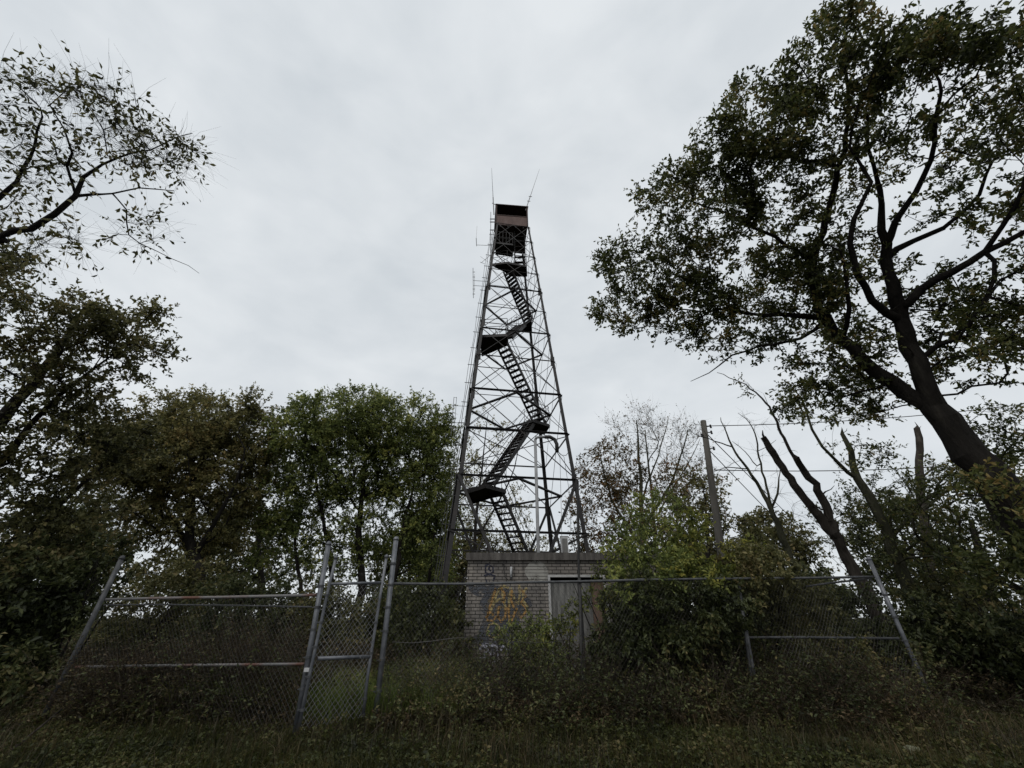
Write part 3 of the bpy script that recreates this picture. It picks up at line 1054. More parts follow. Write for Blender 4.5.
# light tube beside the patch
m = MB()
m.tube([W(511.2, 567, .06), W(511.0, 577.5, .06)], .032, 10)
lt = m.build('wall_light_tube', M['whitebox'], bd, smooth=True)
m = MB(); m.box(tuple(W(510.4, 578.6, .05)), (W(512, 578, 0).x, BY - .001, W(512, 577.3, 0).z)); m.build('bracket', M['galv'], lt)
m = MB()
m.tube([W(503.5, 562, .03), W(504.0, 571, .02), W(505.5, 577, .02), W(508, 580, .02), W(511, 579.6, .03)], .009, 5)
m.tube([W(503.2, 564.2, .035), W(504.2, 564.4, .035)], .03, 6)
m.build('wall_cable', M['black'], bd)
# the louvred vent near the right end
m = MB()
q0, q1 = W(658.5, 566), W(676, 576)
m.box((q0.x, BY - .03, q1.z), (q1.x, BY - .003, q1.z + .03)); m.box((q0.x, BY - .03, q0.z - .03), (q1.x, BY - .003, q0.z))
for k in range(5):
    z = q1.z + .045 + k * (q0.z - q1.z - .08) / 5
    m.hexa([(q0.x, BY - .05, z), (q1.x, BY - .05, z), (q1.x, BY - .045, z + .008), (q0.x, BY - .045, z + .008),
            (q0.x, BY - .004, z + .03), (q1.x, BY - .004, z + .03), (q1.x, BY - .004, z + .04), (q0.x, BY - .004, z + .04)])
m.build('louvre_vent', M['galv'], bd)


def ribbon(mb, pts, w, off, t=.0015):
    """flat spray line on the wall, with real thickness"""
    P_ = [W(u, v, off) for u, v in pts]
    L = []; R = []
    for i, p in enumerate(P_):
        if i == 0: d = P_[1] - P_[0]
        elif i == len(P_) - 1: d = P_[-1] - P_[-2]
        else: d = P_[i + 1] - P_[i - 1]
        d.normalize()
        n = Vector((-d.z, 0, d.x)) * w / 2
        L.append(p + n); R.append(p - n)
    vs = L + R + [p + Vector((0, t, 0)) for p in L + R]
    n = len(P_); fs = []
    for i in range(n - 1):
        fs += [(i, i + 1, n + i + 1, n + i), (2 * n + i, 3 * n + i, 3 * n + i + 1, 2 * n + i + 1),
               (i, 2 * n + i, 2 * n + i + 1, i + 1), (n + i, n + i + 1, 3 * n + i + 1, 3 * n + i)]
    mb.add(vs, fs)


def blob(mb, u, v, ru, rv, off, n=22, wob=.18, t=.0015):
    rnd = random.Random(int(u * 7 + v))
    ph = [rnd.uniform(0, 6.28) for _ in range(3)]
    ps = []
    for k in range(n):
        a = 2 * math.pi * k / n
        q = 1 + wob * (math.sin(2 * a + ph[0]) + .6 * math.sin(3 * a + ph[1]) + .4 * math.sin(5 * a + ph[2])) / 2
        ps.append(W(u + ru * q * math.cos(a), v + rv * q * math.sin(a), off))
    mb.add(ps + [p + Vector((0, t, 0)) for p in ps], [tuple(range(n)), tuple(reversed(range(n, 2 * n)))] + [(k, k + n, (k + 1) % n + n, (k + 1) % n) for k in range(n)])


m = MB(); blob(m, 502, 612, 29, 21, .004, wob=.55); blob(m, 484, 590, 13, 9, .0045, wob=.3); blob(m, 500, 642, 26, 12, .005); m.build('buffed_paint', M['sp_dark'], bd)
m = MB(); blob(m, 537, 572, 12, 11, .004, wob=.12); m.build('patch_paint', M['sp_grey'], bd)
m = MB()
ribbon(m, [(490, 563), (485.5, 566), (485.5, 572), (489, 574.5), (493, 572), (493, 567), (490, 565.5), (488.5, 569), (491, 571)], .045, .005)
ribbon(m, [(484, 576), (489, 574), (495, 576), (493, 581)], .05, .0065)
ribbon(m, [(486, 579), (487, 584), (492, 583)], .04, .0065)
m.build('graffiti', M['sp_navy'], bd)['label'] = 'navy swirl tag near the top left corner'
m = MB(); blob(m, 506, 606, 19, 17, .0065, wob=.35); m.build('faded_paint', M['sp_haze'], bd)
m = MB()
for st in ([(491, 611), (496, 596), (501, 586), (503, 597), (506, 610)], [(494, 602), (500, 599), (506, 601)],
           [(509, 608), (509, 597), (511, 587), (514, 598), (518, 604), (520, 594), (519, 585)],
           [(527, 588), (523, 592), (523, 601), (528, 607)], [(498, 590), (504, 586), (509, 588)]):
    ribbon(m, st, .06, .008)
m.build('graffiti', M['sp_tan'], bd)['label'] = 'upper loose scrawl of faded tan letters'
m = MB()
for st in ([(496, 588), (492, 600), (488, 612), (487, 620), (493, 621), (496, 616)], [(499, 606), (498, 616), (501, 622), (505, 617), (506, 607)],
           [(508, 604), (509, 616), (510, 626), (513, 617), (517, 608)], [(521, 589), (526, 596), (521, 602), (527, 610), (520, 619)],
           [(501, 588), (505, 594), (503, 603)], [(512, 590), (511, 600), (514, 608)], [(486, 618), (490, 612), (494, 615)]):
    ribbon(m, st, .055, .0095)
m.build('graffiti', M['sp_orange'], bd)['label'] = 'lower loose scrawl of orange letters'
m = MB()
ribbon(m, [(487, 632), (489, 625), (494, 623), (499, 626), (500, 633), (496, 637), (490, 637), (487, 632)], .04, .011)
m.build('graffiti', M['sp_tan'], bd)['label'] = 'tan ring under the orange letters'
m = MB()
for st in ([(479, 650), (483, 645), (488, 649), (484, 655), (479, 662)], [(485, 645), (492, 645), (498, 647), (494, 655), (488, 661), (484, 670)],
           [(490, 651), (494, 660), (499, 652), (503, 646), (507, 650)], [(478, 665), (485, 658), (490, 668), (497, 657), (500, 666)],
           [(481, 672), (488, 675), (494, 671)]):
    ribbon(m, st, .07, .0125)
m.build('graffiti', M['sp_white'], bd)['label'] = 'white scrawl low on the wall'

# electrical box standing on the roof
eb = thing('electrical_box', (P(564.5, 545, 12.8).x, 12.8, stop_), 'small white electrical box standing on the flat roof of the brick building', 'electrical box')
m = MB()
x0, x1 = P(561.2, 545, 12.8).x, P(568.3, 545, 12.8).x
z1 = P(564, 536.5, 12.8).z
m.box((x0, 12.8, stop_ + .12), (x1, 12.98, z1)); m.box((x0 - .01, 12.79, z1 + .001), (x1 + .01, 13.0, z1 + .02)); m.build('cabinet', M['whitebox'], eb)
m = MB(); m.box((x0 + .03, 12.792, stop_ + .2), (x1 - .03, 12.799, z1 - .06)); m.build('door_panel', M['plywood'], eb)
m = MB(); m.box((x0 + .02, 12.85, stop_ + .002), (x0 + .06, 12.9, stop_ + .119)); m.box((x1 - .06, 12.85, stop_ + .002), (x1 - .02, 12.9, stop_ + .119)); m.build('stand', M['galv'], eb)

# thin black pole in front of the building
bp_ = P(577.2, 484, 7.9)
b0 = P(581, 655, 7.9)
bk = thing('steel_pole', (b0.x, 7.9, gz(b0.x, 7.9)), 'tall thin black steel pole just behind the fence, crossing the building door', 'pole')
m = MB(); m.tube([Vector((b0.x + .02, 7.9, gz(b0.x, 7.9) - .2)), P(579, 580, 7.9)], .032, 8); m.build('lower_tube', M['black'], bk)
m = MB(); m.tube([P(579, 581, 7.9), bp_], .022, 8); m.build('upper_tube', M['black'], bk)

# ================================================================== FENCES
def quadmesh_link(m, a0, a1, b1, b0, pitch=.068, r=.0017):
    """chain link: a0->a1 bottom line, b0->b1 top line; zigzag wires interlock into diamonds"""
    a0, a1, b0, b1 = map(Vector, (a0, a1, b0, b1))
    Wd = ((a1 - a0).length + (b1 - b0).length) / 2
    Hh = ((b0 - a0).length + (b1 - a1).length) / 2
    nx = int(Wd / pitch); nz = int(Hh / (pitch * .62))
    A = []; B = []
    nrm = (a1 - a0).cross(b0 - a0).normalized()
    sag = np.random.default_rng(int(Wd * 100)).uniform(-1, 1, (8,))

    def pt(i, k):
        s = i / nx; t = k / nz
        p = a0.lerp(a1, s).lerp(b0.lerp(b1, s), t)
        w = .03 * math.sin(s * 9 + sag[0] * 3) * math.sin(t * 3.1) + .02 * math.sin(s * 23 + t * 5)
        return p + nrm * w
    for i in range(nx + 1):
        for k in range(nz):
            for dx in (0, 1):
                x0 = i + (.5 if (k + dx) % 2 else 0) - .0
                x1 = i + (.5 if (k + 1 + dx) % 2 else 0)
                if dx == 1:
                    x0, x1 = i + (0.5 if k % 2 == 0 else 1.0), i + (1.0 if k % 2 == 0 else .5)
                    x0 = i + (1.0 if k % 2 == 0 else .5); x1 = i + (.5 if k % 2 == 0 else 1.0)
                if max(x0, x1) > nx: continue
                A.append(pt(x0, k)); B.append(pt(x1, k + 1))
    A = np.array([tuple(p) for p in A]); B = np.array([tuple(p) for p in B])
    rr = np.full(len(A), r)
    V, Fq = frusta(A, B, rr, rr, B - A, B - A, 3)
    return np_mesh('chain_link_mesh', V, Fq, 4)


def post(parent, u0, v0, u1, v1, Y, r, mat='galv', cap=True, name='post'):
    a = P(u0, v0, Y); b = P(u1, v1, Y)
    d = (b - a).normalized()
    a = a - d * ((a.z - gz(a.x, a.y)) / d.z + .15)
    m = MB(); m.tube([a, b], r, 12)
    if cap:
        m.tube([b, b + d * .015, b + d * .05, b + d * .06], [r * 1.18, r * 1.2, r * .8, r * .1], 12)
    o = m.build(name, M[mat], parent, smooth=False)
    for p_ in o.data.polygons: p_.use_smooth = len(p_.vertices) == 4
    return o, a, b


def bands(parent, a, b, fr, r):
    for f in fr:
        c = a.lerp(b, f); d = (b - a).normalized()
        m = MB(); m.tube([c - d * .015, c + d * .015], r * 1.22, 12)
        s_ = d.cross(Vector((0, 1, 0))).normalized()
        m.bar(c + s_ * r * 1.1, c + s_ * (r * 1.1 + .03), .03, .012)
        m.build('band', M['galvdull'], parent)


# left fence
lf = thing('chain_link_fence', tuple(P(200, 700, 7.2).xy) + (gz(-4.5, 7.2),), 'chain-link fence section left of the gate, overgrown with dead brown vines', 'fence')
p1, a1, b1 = post(lf, 40, 725, 121.5, 559, 7.48, .038, 'galvdull')
p2, a2, b2 = post(lf, 293.5, 742, 328.5, 545, 6.7, .037, 'galv')
bands(p2, a2, b2, (.28, .42, .55, .66, .77), .037)
m = MB(); m.tube([a2.lerp(b2, .3), a2.lerp(b2, .3) + Vector((.1, -.05, .02))], .02, 6); m.build('hinge_pin', M['galvdull'], p2)
m = MB(); m.box(tuple(P(303.5, 672, 6.62)), tuple(P(303.5, 672, 6.62) + Vector((.07, .04, .045)))); m.build('latch', M['whitebox'], p2)
m = MB()
m.tube([P(106, 599.5, 7.48), P(160, 598.2, 7.3), P(225, 597.2, 7.1), P(316, 595, 6.72)], .022, 8); m.build('top_rail', M['rustpipe'], lf, smooth=True)
m = MB()
m.tube([P(104, 605, 7.5), P(160, 604.5, 7.32), P(240, 605.5, 7.1), P(312, 607, 6.74)], .011, 6); m.build('tension_rail', M['galvdull'], lf)
m = MB()
m.tube([P(76, 667, 7.48), P(160, 665.5, 7.26), P(304, 664, 6.72)], .018, 8); m.build('mid_rail', M['rustpipe'], lf, smooth=True)
A0 = P(122, 606, 7.48); A0.x = a1.x + .1
B0 = P(314, 598, 6.72)
link_mesh('chain_link_mesh', quadmesh_link(m, Vector((-6.9, 7.48, gz(-6.9, 7.4) + .05)), Vector((a2.x - .06, 6.72, gz(a2.x, 6.7) + .05)), Vector((B0.x - .03, 6.72, B0.z)), Vector((-6.9, 7.48, P(110, 600, 7.48).z))), M['wire'], lf)

# gate
gt = thing('chain_link_gate', (P(335, 720, 6.9).x, 6.9, gz(-2.5, 6.9)), 'narrow leaning chain-link gate hanging between two taller grey posts', 'gate')
gl = [P(298, 731, 6.62), P(312, 664, 6.62), P(329.5, 584, 6.62), P(335.6, 559, 6.62)]
gr = [P(363, 717, 7.12), P(367.5, 677, 7.12), P(379.4, 601, 7.12), P(386.3, 558, 7.12)]
m = MB()
m.tube(gl, .023, 10); m.tube(gr, .023, 10)
m.tube([P(329.7, 584, 6.62), P(381.5, 582.6, 7.12)], .021, 10)
m.tube([P(318, 658.5, 6.62), P(370.5, 656.6, 7.12)], .024, 10)
for q in (gl[3], gr[3]):
    m.tube([q, q + Vector((0, 0, .04)), q + Vector((0, 0, .06))], [.032, .03, .004], 8)
gf = m.build('gate_frame', M['galv'], gt, smooth=True)
bands(gf, gl[0], gl[1], (.3, .8), .026); bands(gf, gl[1], gl[2], (.2, .5, .85), .026); bands(gf, gr[0], gr[1], (.05, .45), .026); bands(gf, gr[1], gr[2], (.3, .7), .026)
m = MB()
for s in (.35, .62, .88):
    a = gl[2].lerp(gl[3], s); b = gr[2].lerp(gr[3], s)
    pts = [a.lerp(b, t) + Vector((0, 0, -.04 * math.sin(math.pi * t))) for t in np.linspace(0, 1, 7)]
    m.tube(pts, .0035, 4)
    for t in np.linspace(.08, .92, 8):
        c = a.lerp(b, t) + Vector((0, 0, -.04 * math.sin(math.pi * t)))
        m.tube([c + Vector((-.012, 0, -.02)), c + Vector((.012, 0, .02))], .002, 3); m.tube([c + Vector((.012, 0, -.02)), c + Vector((-.012, .01, .02))], .002, 3)
m.build('barbed_wire', M['wire'], gt)
link_mesh('chain_link_mesh', quadmesh_link(m, gl[0], gr[0], P(380, 584, 7.12), gl[2], r=.0024), M['gatewire'], gt)

# right fence
rf = thing('chain_link_fence', (2.4, 7.7, gz(2.4, 7.7)), 'long chain-link fence right of the gate in front of the brick building, lost in shrubs', 'fence')
p3, a3, b3 = post(rf, 375.5, 716, 396, 540, 7.3, .042, 'galv')
bands(p3, a3, b3, (.22, .36, .5, .62, .74, .86), .042)
p4, a4, b4 = post(rf, 938, 715, 869.5, 560, 8.24, .036, 'galv')
bands(p4, a4, b4, (.3, .45, .6, .75), .036)
post(rf, 757, 692, 744, 618, 7.98, .028, 'galvdull')
post(rf, 741, 600, 738.5, 581, 7.98, .028, 'galvdull', cap=False)


def fy(u):   # distance of the fence line
    return 7.3 + (8.24 - 7.3) * (u - 392) / (870 - 392)


m = MB()
us = [392, 430, 470, 520, 580, 640, 700, 760, 820, 873]
vs_ = [583.5, 584, 584, 582.5, 581.5, 580, 579, 578.4, 577.8, 576.8]
m.tube([P(u, v, fy(u)) for u, v in zip(us, vs_)], .021, 8); m.build('top_rail', M['galvdull'], rf, smooth=True)
for u in (470, 640, 790):
    v = float(np.interp(u, us, vs_)); c = P(u, v, fy(u)); d = (P(u + 4, float(np.interp(u + 4, us, vs_)), fy(u + 4)) - c).normalized()
    m = MB(); m.tube([c - d * .07, c + d * .07], .027, 10); m.build('rail_coupling', M['galvdull'], rf)
m = MB()
m.tube([P(745, 637.5, 7.98), P(800, 637.3, 8.1), P(899, 638.5, 8.24)], .020, 8); m.build('mid_rail', M['galvdull'], rf, smooth=True)
m = MB()
m.tube([P(806, 586.5, 8.2), P(830, 583, 8.22), P(871, 578.5, 8.26)], .017, 8); m.build('fallen_brace', M['galvdull'], rf, smooth=True)
m = MB()
for k, dz in enumerate((.05, .0)):
    pts = [P(u, 640 + 3 * math.sin(u * .05), fy(u)) for u in range(392, 580, 20)]
    if k == 0: m.tube(pts, .004, 4)
m.build('tension_wire', M['wire'], rf)
for (u0, u1) in ((392, 580), (580, 740), (740, 873)):
    pa = P(u0, np.interp(u0, us, vs_) + 1, fy(u0)); pb = P(u1, np.interp(u1, us, vs_) + 1, fy(u1))
    link_mesh('chain_link_mesh', quadmesh_link(m, (pa.x + .02, pa.y, gz(pa.x, pa.y) + .05), (pb.x - .02, pb.y, gz(pb.x, pb.y) + .05), (pb.x - .02, pb.y, pb.z), (pa.x + .02, pa.y, pa.z)), M['wire'], rf)
post(rf, 581.5, 668, 579.5, 578, fy(580) + .03, .026, 'black', cap=False)

# ================================================================== UTILITY POLE
UY = 13.4
ut = P(703.2, 421, UY); ub = P(722.5, 562, UY)
dd = (ub - ut).normalized()
ug = ub + dd * ((ub.z - gz(ub.x, UY) + .3) / -dd.z)
up_ = thing('utility_pole', (ug.x, ug.y, gz(ug.x, ug.y)), 'weathered wooden utility pole leaning left above the shrubs', 'utility pole')
m = MB(); m.tube([ug, ub, ut], [.14, .125, .10], 12); m.build('shaft', M['pole'], up_, smooth=True)
for (v, s) in ((427, 1), (433, 1), (436, -1), (449, 1)):
    c = P(705 + (v - 427) * .14, v, UY)
    m = MB()
    m.bar(c + Vector((0, -.02, 0)), c + Vector((s * .17, -.05, .01)), .03, .03)
    e_ = c + Vector((s * .19, -.05, .0))
    m.tube([e_ + Vector((0, 0, -.06)), e_ + Vector((0, 0, -.02)), e_ + Vector((0, 0, .0)), e_ + Vector((0, 0, .03)), e_ + Vector((0, 0, .07))], [.035, .04, .02, .04, .03], 8)
    m.build('insulator', M['black'], up_)


def wire(label, pts, r=.018, sag=.25):
    m = MB(); q = []
    for i in range(len(pts) - 1):
        for t in np.linspace(0, 1, 12, endpoint=i == len(pts) - 2):
            q.append(pts[i].lerp(pts[i + 1], t) + Vector((0, 0, -sag * 4 * t * (1 - t))))
    m.tube(q, r, 4)
    o = m.build('overhead_wire', M['black'])
    tag(o, label, 'wire', 'overhead wires from the utility pole')


wire('topmost overhead wire running right from the top of the utility pole', [P(706.5, 426, UY), P(1100, 392, UY + 2)], sag=.35)
wire('lower overhead wire running right from halfway up the utility pole', [P(714, 470, UY), P(1100, 448, UY + 4)], sag=.4)
wire('upper of the two wires slanting down right from the utility pole to the distance', [P(707, 434, UY), P(875, 597, 60)], .02, sag=.3)
wire('lower of the two wires slanting down right from the utility pole to the distance', [P(708, 449, UY), P(850, 590, 48)], .02, sag=.3)

# ================================================================== TREES
def L_(pts, Rr=None):
    """limb from (u, v, R, radius) tuples"""
    return [(PR(u, v, R), r) for (u, v, R, r) in pts]


def LY(pts):
    return [(P(u, v, Y), r) for (u, v, Y, r) in pts]


# ---- big oak on the right
oak_trunk = [(gp(9.5, 6.8), .36), (Vector((9.15, 6.95, 1.4)), .26)] + L_([(1026, 532, 11.3, .29), (1000, 487, 11.4, .265), (962, 440, 11.6, .235), (935, 408, 11.8, .21)])
oak = grow('oak_tree', 'big dark oak on the right whose broad leafy crown spreads over the sky', 'tree',
     [oak_trunk,
      L_([(935, 410, 11.8, 0.1520), (905, 392, 11.8, 0.1406), (878, 372, 11.8, 0.1330), (850, 347, 11.9, 0.1178), (825, 319, 12, 0.0988), (813, 283, 12.1, 0.0912), (814, 258, 12.2, 0.0836), (826, 219, 12.4, 0.0684), (836, 182, 12.6, 0.0608), (845, 137, 12.9, 0.0456), (849, 91, 13.2, 0.0342), (842, 55, 13.4, 0.0228)]),
      L_([(935, 410, 11.8, 0.1824), (922, 375, 11.9, 0.1672), (905, 333, 12.2, 0.1444), (899, 308, 12.3, 0.1292), (890, 274, 12.5, 0.1064), (884, 246, 12.7, 0.0912), (881, 215, 12.9, 0.0608), (878, 180, 13.1, 0.0456), (866, 140, 13.3, 0.0304)]),
      L_([(884, 248, 12.7, 0.0760), (897, 222, 12.8, 0.0646), (908, 205, 12.9, 0.0608), (931, 160, 13.2, 0.0456), (936, 114, 13.5, 0.0380), (942, 80, 13.8, 0.0266)]),
      L_([(886, 256, 12.6, 0.0684), (915, 240, 12.9, 0.0532), (945, 228, 13.1, 0.0456), (977, 196, 13.4, 0.0342), (992, 160, 13.6, 0.0228)]),
      L_([(902, 318, 12.2, 0.0912), (872, 300, 11.8, 0.0684), (852, 258, 11.7, 0.0570), (854, 219, 11.8, 0.0494), (870, 182, 12, 0.0380), (852, 148, 12.2, 0.0266), (858, 110, 12.4, 0.0190)]),
      L_([(902, 312, 12.2, 0.0912), (920, 290, 12.3, 0.0760), (950, 272, 12.4, 0.0684), (986, 251, 12.5, 0.0608), (1024, 233, 12.7, 0.0456), (1060, 215, 12.9, 0.0304)]),
      L_([(986, 251, 12.5, 0.0532), (1004, 224, 12.6, 0.0418), (1022, 187, 12.8, 0.0342), (1040, 140, 13, 0.0228)]),
      L_([(988, 253, 12.5, 0.0380), (996, 278, 12.3, 0.0342), (985, 302, 12.1, 0.0304), (962, 335, 12, 0.0228), (954, 352, 11.9, 0.0114)]),
      L_([(813, 268, 12.1, 0.0532), (795, 250, 12, 0.0456), (762, 232, 12, 0.0380), (717, 210, 12, 0.0266), (675, 197, 12.1, 0.0152)]),
      L_([(825, 319, 12, 0.0760), (799, 315, 11.8, 0.0608), (762, 315, 11.6, 0.0456), (731, 311, 11.5, 0.0342), (694, 310, 11.4, 0.0228), (645, 306, 11.3, 0.0114)]),
      L_([(740, 313, 11.5, 0.0266), (718, 298, 11.5, 0.0213), (694, 283, 11.6, 0.0152), (665, 270, 11.7, 0.0091)]),
      L_([(826, 325, 12, 0.0456), (800, 338, 11.6, 0.0380), (772, 344, 11.4, 0.0304), (734, 355, 11.2, 0.0228), (709, 372, 11.1, 0.0137), (690, 380, 11, 0.0076)]),
      L_([(845, 340, 11.9, 0.0532), (850, 310, 11.6, 0.0456), (846, 280, 11.5, 0.0342), (842, 250, 11.4, 0.0228)])],
     [(655, 270, 58, 36, 10.6, 12.6, 80), (700, 208, 62, 48, 10.8, 13, 84), (722, 160, 34, 26, 11.2, 13, 26), (765, 125, 52, 46, 11.2, 14, 60), (800, 215, 75, 70, 11, 14, 80),
      (830, 80, 55, 50, 12, 14.8, 52), (842, 18, 26, 18, 12.6, 14.5, 14), (905, 50, 60, 30, 12.2, 14.4, 40), (965, 42, 60, 24, 12.4, 14.6, 34), (900, 120, 70, 45, 11.6, 15, 30),
      (985, 115, 60, 45, 12, 15, 22), (960, 190, 75, 45, 12, 15, 30), (765, 290, 85, 42, 10.8, 13.4, 86), (860, 285, 60, 42, 11, 14.5, 40),
      (675, 310, 82, 24, 10.6, 12.2, 66), (1045, 80, 50, 70, 12, 15, 26), (1050, 240, 50, 60, 12, 15, 20), (830, 348, 75, 26, 10.8, 14, 40),
      (985, 340, 60, 45, 11, 15, 48), (1000, 490, 36, 22, 9.8, 10.9, 8), (1010, 570, 46, 30, 10, 11.2, 16), (1130, 220, 80, 170, 11, 15, 50), (975, 295, 55, 35, 12, 14.5, 26), (740, 342, 60, 14, 10.8, 12, 16),
      (810, 410, 36, 30, 11, 12.5, 16), (870, 395, 40, 24, 11.5, 13.5, 18), (790, 140, 80, 60, 11.2, 14, 24)],
     leafmat='oak', leaf=.102, width=.48, shape=6, twigs=8, per=10, twig_len=.48, bf=.28, step=.26, jitter=.04, seed=3, rtip=.0066, expo=.46, droop=.05, stubs=36)

# ---- limb reaching in from a tree beyond the left edge
grow('walnut_tree', 'sparse windblown tree whose thin limb reaches in high at the left edge', 'tree',
     [[(gp(-9.9, 2.4), .26), (Vector((-9.7, 2.6, 2.5)), .2), (Vector((-9.4, 2.9, 4.6)), .16), (Vector((-9.6, 3.1, 6.4)), .11), (Vector((-10.2, 3.2, 8.6)), .06)],
      [(Vector((-9.4, 2.9, 4.4)), .10)] + L_([(-30, 244, 8.4, 0.0490), (0, 237, 8.2, 0.0434), (34, 229, 8.1, 0.0385), (57, 216, 8.0, 0.0350), (73, 197, 8.0, 0.0315), (86, 179, 8.1, 0.0238), (102, 165, 8.1, 0.0168), (135, 152, 8.1, 0.0119), (160, 144, 8.1, 0.0084), (190, 132, 8.1, 0.0056)]),
      L_([(76, 194, 8.0, 0.0210), (95, 193, 8.0, 0.0182), (112, 191, 7.9, 0.0154), (139, 187, 7.9, 0.0105), (175, 190, 7.9, 0.0056)]),
      L_([(117, 191, 7.9, 0.0126), (127, 210, 7.9, 0.0112), (128, 234, 7.8, 0.0091), (156, 250, 7.8, 0.0063), (200, 272, 7.8, 0.0035)]),
      L_([(73, 190, 8.0, 0.0210), (69, 166, 8.1, 0.0175), (73, 155, 8.1, 0.0154), (61, 131, 8.2, 0.0112), (51, 104, 8.3, 0.0070)]),
      [(Vector((-9.5, 3.05, 5.8)), .07)] + L_([(-20, 205, 8.6, 0.0350), (0, 198, 8.5, 0.0294), (16, 182, 8.5, 0.0224), (34, 145, 8.5, 0.0175), (41, 108, 8.6, 0.0084)])],
     [(52, 88, 42, 20, 7.6, 9.2, 15), (105, 110, 36, 24, 7.4, 9, 14), (145, 145, 40, 26, 7.4, 8.8, 20), (183, 165, 20, 22, 7.4, 8.6, 14),
      (40, 150, 45, 35, 7.6, 9.2, 16), (100, 150, 50, 30, 7.4, 8.8, 18), (0, 100, 22, 35, 8, 9.4, 8), (140, 236, 40, 20, 7.3, 8.3, 8),
      (60, 245, 50, 16, 7.4, 8.6, 8), (-70, 120, 70, 90, 8, 10, 30), (20, 200, 30, 25, 7.8, 9, 8), (20, 255, 25, 20, 8, 9, 5)],
     leafmat='dullleaf', bark='bark', leaf=.078, width=.42, shape=6, twigs=11, per=5, twig_len=.5, rtip=.0027, bf=.15, step=.16, jitter=.03, leafy=.30, seed=11, droop=.35, upbias=0)

# ---- left tree below it
grow('maple_tree', 'dark leafy tree crowding the left edge behind the fence', 'tree',
     [[(gp(-11.6, 7.4), .26), (Vector((-11.4, 7.5, 2.2)), .2), (Vector((-11.2, 7.6, 4.2)), .14), (Vector((-11.0, 7.6, 6.0)), .09), (Vector((-10.8, 7.4, 8.0)), .04)],
      [(Vector((-11.2, 7.5, 3.2)), .09)] + L_([(-10, 470, 13.6, .07), (30, 425, 13.4, .055), (62, 395, 13.2, .04), (95, 370, 13, .03), (125, 345, 12.8, .02)]),
      [(Vector((-11.4, 7.5, 2.2)), .09)] + L_([(20, 545, 13.4, .06), (60, 505, 13.2, .04), (100, 470, 13, .04)])],
     [(118, 325, 46, 26, 12, 13.8, 40), (75, 320, 40, 24, 12, 14, 22), (15, 300, 35, 45, 12, 14.5, 26), (35, 375, 55, 45, 12, 15, 38),
      (100, 365, 50, 30, 12, 14, 34), (150, 350, 22, 12, 12, 13.2, 10), (60, 440, 70, 50, 12, 15, 62), (15, 520, 55, 60, 12, 15, 70),
      (105, 440, 50, 40, 12, 15, 40), (70, 520, 60, 50, 12, 15.5, 60), (-60, 400, 70, 150, 12, 15, 60), (-20, 250, 40, 40, 12, 14, 14)],
     leafmat='dullleaf', leaf=.10, shape=4, width=.55, twigs=7, per=10, twig_len=.46, seed=5, rtip=.006, step=.4)

# ---- trees of the wood edge, left of the tower
grow('locust_tree', 'olive brown round-topped tree between the left edge tree and the greener tree', 'tree',
     [[(gp(-13.4, 16.0), .24), (P(196, 590, 16), .2), (P(190, 540, 16), .16), (P(195, 480, 16), .1), (P(215, 420, 16), .04)],
      [(P(192, 560, 16), .1), (P(225, 505, 15.5), .07), (P(245, 450, 15), .03)],
      [(P(191, 550, 16), .1), (P(160, 500, 16.5), .07), (P(140, 450, 17), .03)]],
     [(215, 425, 62, 26, 19, 24, 140), (160, 455, 60, 36, 19, 24, 140), (235, 470, 45, 48, 19, 24, 110), (190, 520, 75, 30, 19, 24, 90), (245, 404, 22, 13, 20, 22, 12), (130, 475, 40, 40, 19, 24, 50), (200, 470, 70, 40, 19, 24, 90), (170, 560, 70, 30, 20, 24, 50), (110, 450, 50, 26, 19, 24, 40), (180, 405, 40, 14, 20, 23, 14)],
     leafmat='brownleaf', leaf=.12, width=.55, twigs=9, per=14, twig_len=.7, upbias=0, seed=8, rtip=.008, step=.6)
grow('ash_tree', 'green bushy many-stemmed tree directly left of the tower', 'tree',
     [[(gp(-6.9, 18.6), .2), (P(362, 590, 18.6), .17), (P(358, 540, 18.6), .14), (P(365, 470, 18.6), .09), (P(370, 410, 18.6), .04)],
      [(gp(-7.9, 18.4), .12), (P(332, 592, 18.4), .10), (P(325, 530, 18.2), .08), (P(312, 460, 18), .04)],
      [(gp(-6.1, 18.8), .12), (P(392, 590, 18.8), .10), (P(402, 530, 18.8), .08), (P(420, 460, 18.8), .04)],
      [(gp(-4.5, 19.2), .10), (P(425, 600, 19.2), .08), (P(432, 550, 19.2), .06), (P(440, 480, 19.2), .03)],
      [(gp(-8.7, 18.0), .09), (P(300, 600, 18), .08), (P(296, 550, 18), .06), (P(285, 480, 18), .03)]],
     [(345, 414, 54, 26, 18.5, 23, 110), (398, 426, 54, 30, 18.5, 23, 140), (325, 462, 60, 42, 18.5, 24, 160), (418, 475, 42, 52, 18.5, 24, 160), (370, 520, 90, 38, 18.5, 24, 170), (440, 490, 14, 50, 19, 22, 36), (296, 432, 30, 28, 19, 22, 45), (430, 545, 26, 45, 18.5, 22, 60), (285, 510, 36, 40, 19, 24, 60), (370, 460, 70, 44, 18.5, 24, 170), (448, 440, 12, 30, 19, 22, 16), (340, 560, 90, 26, 19, 24, 70)],
     leafmat='green', leaf=.12, width=.55, twigs=9, per=14, twig_len=.7, upbias=0, seed=9, rtip=.008, step=.6)
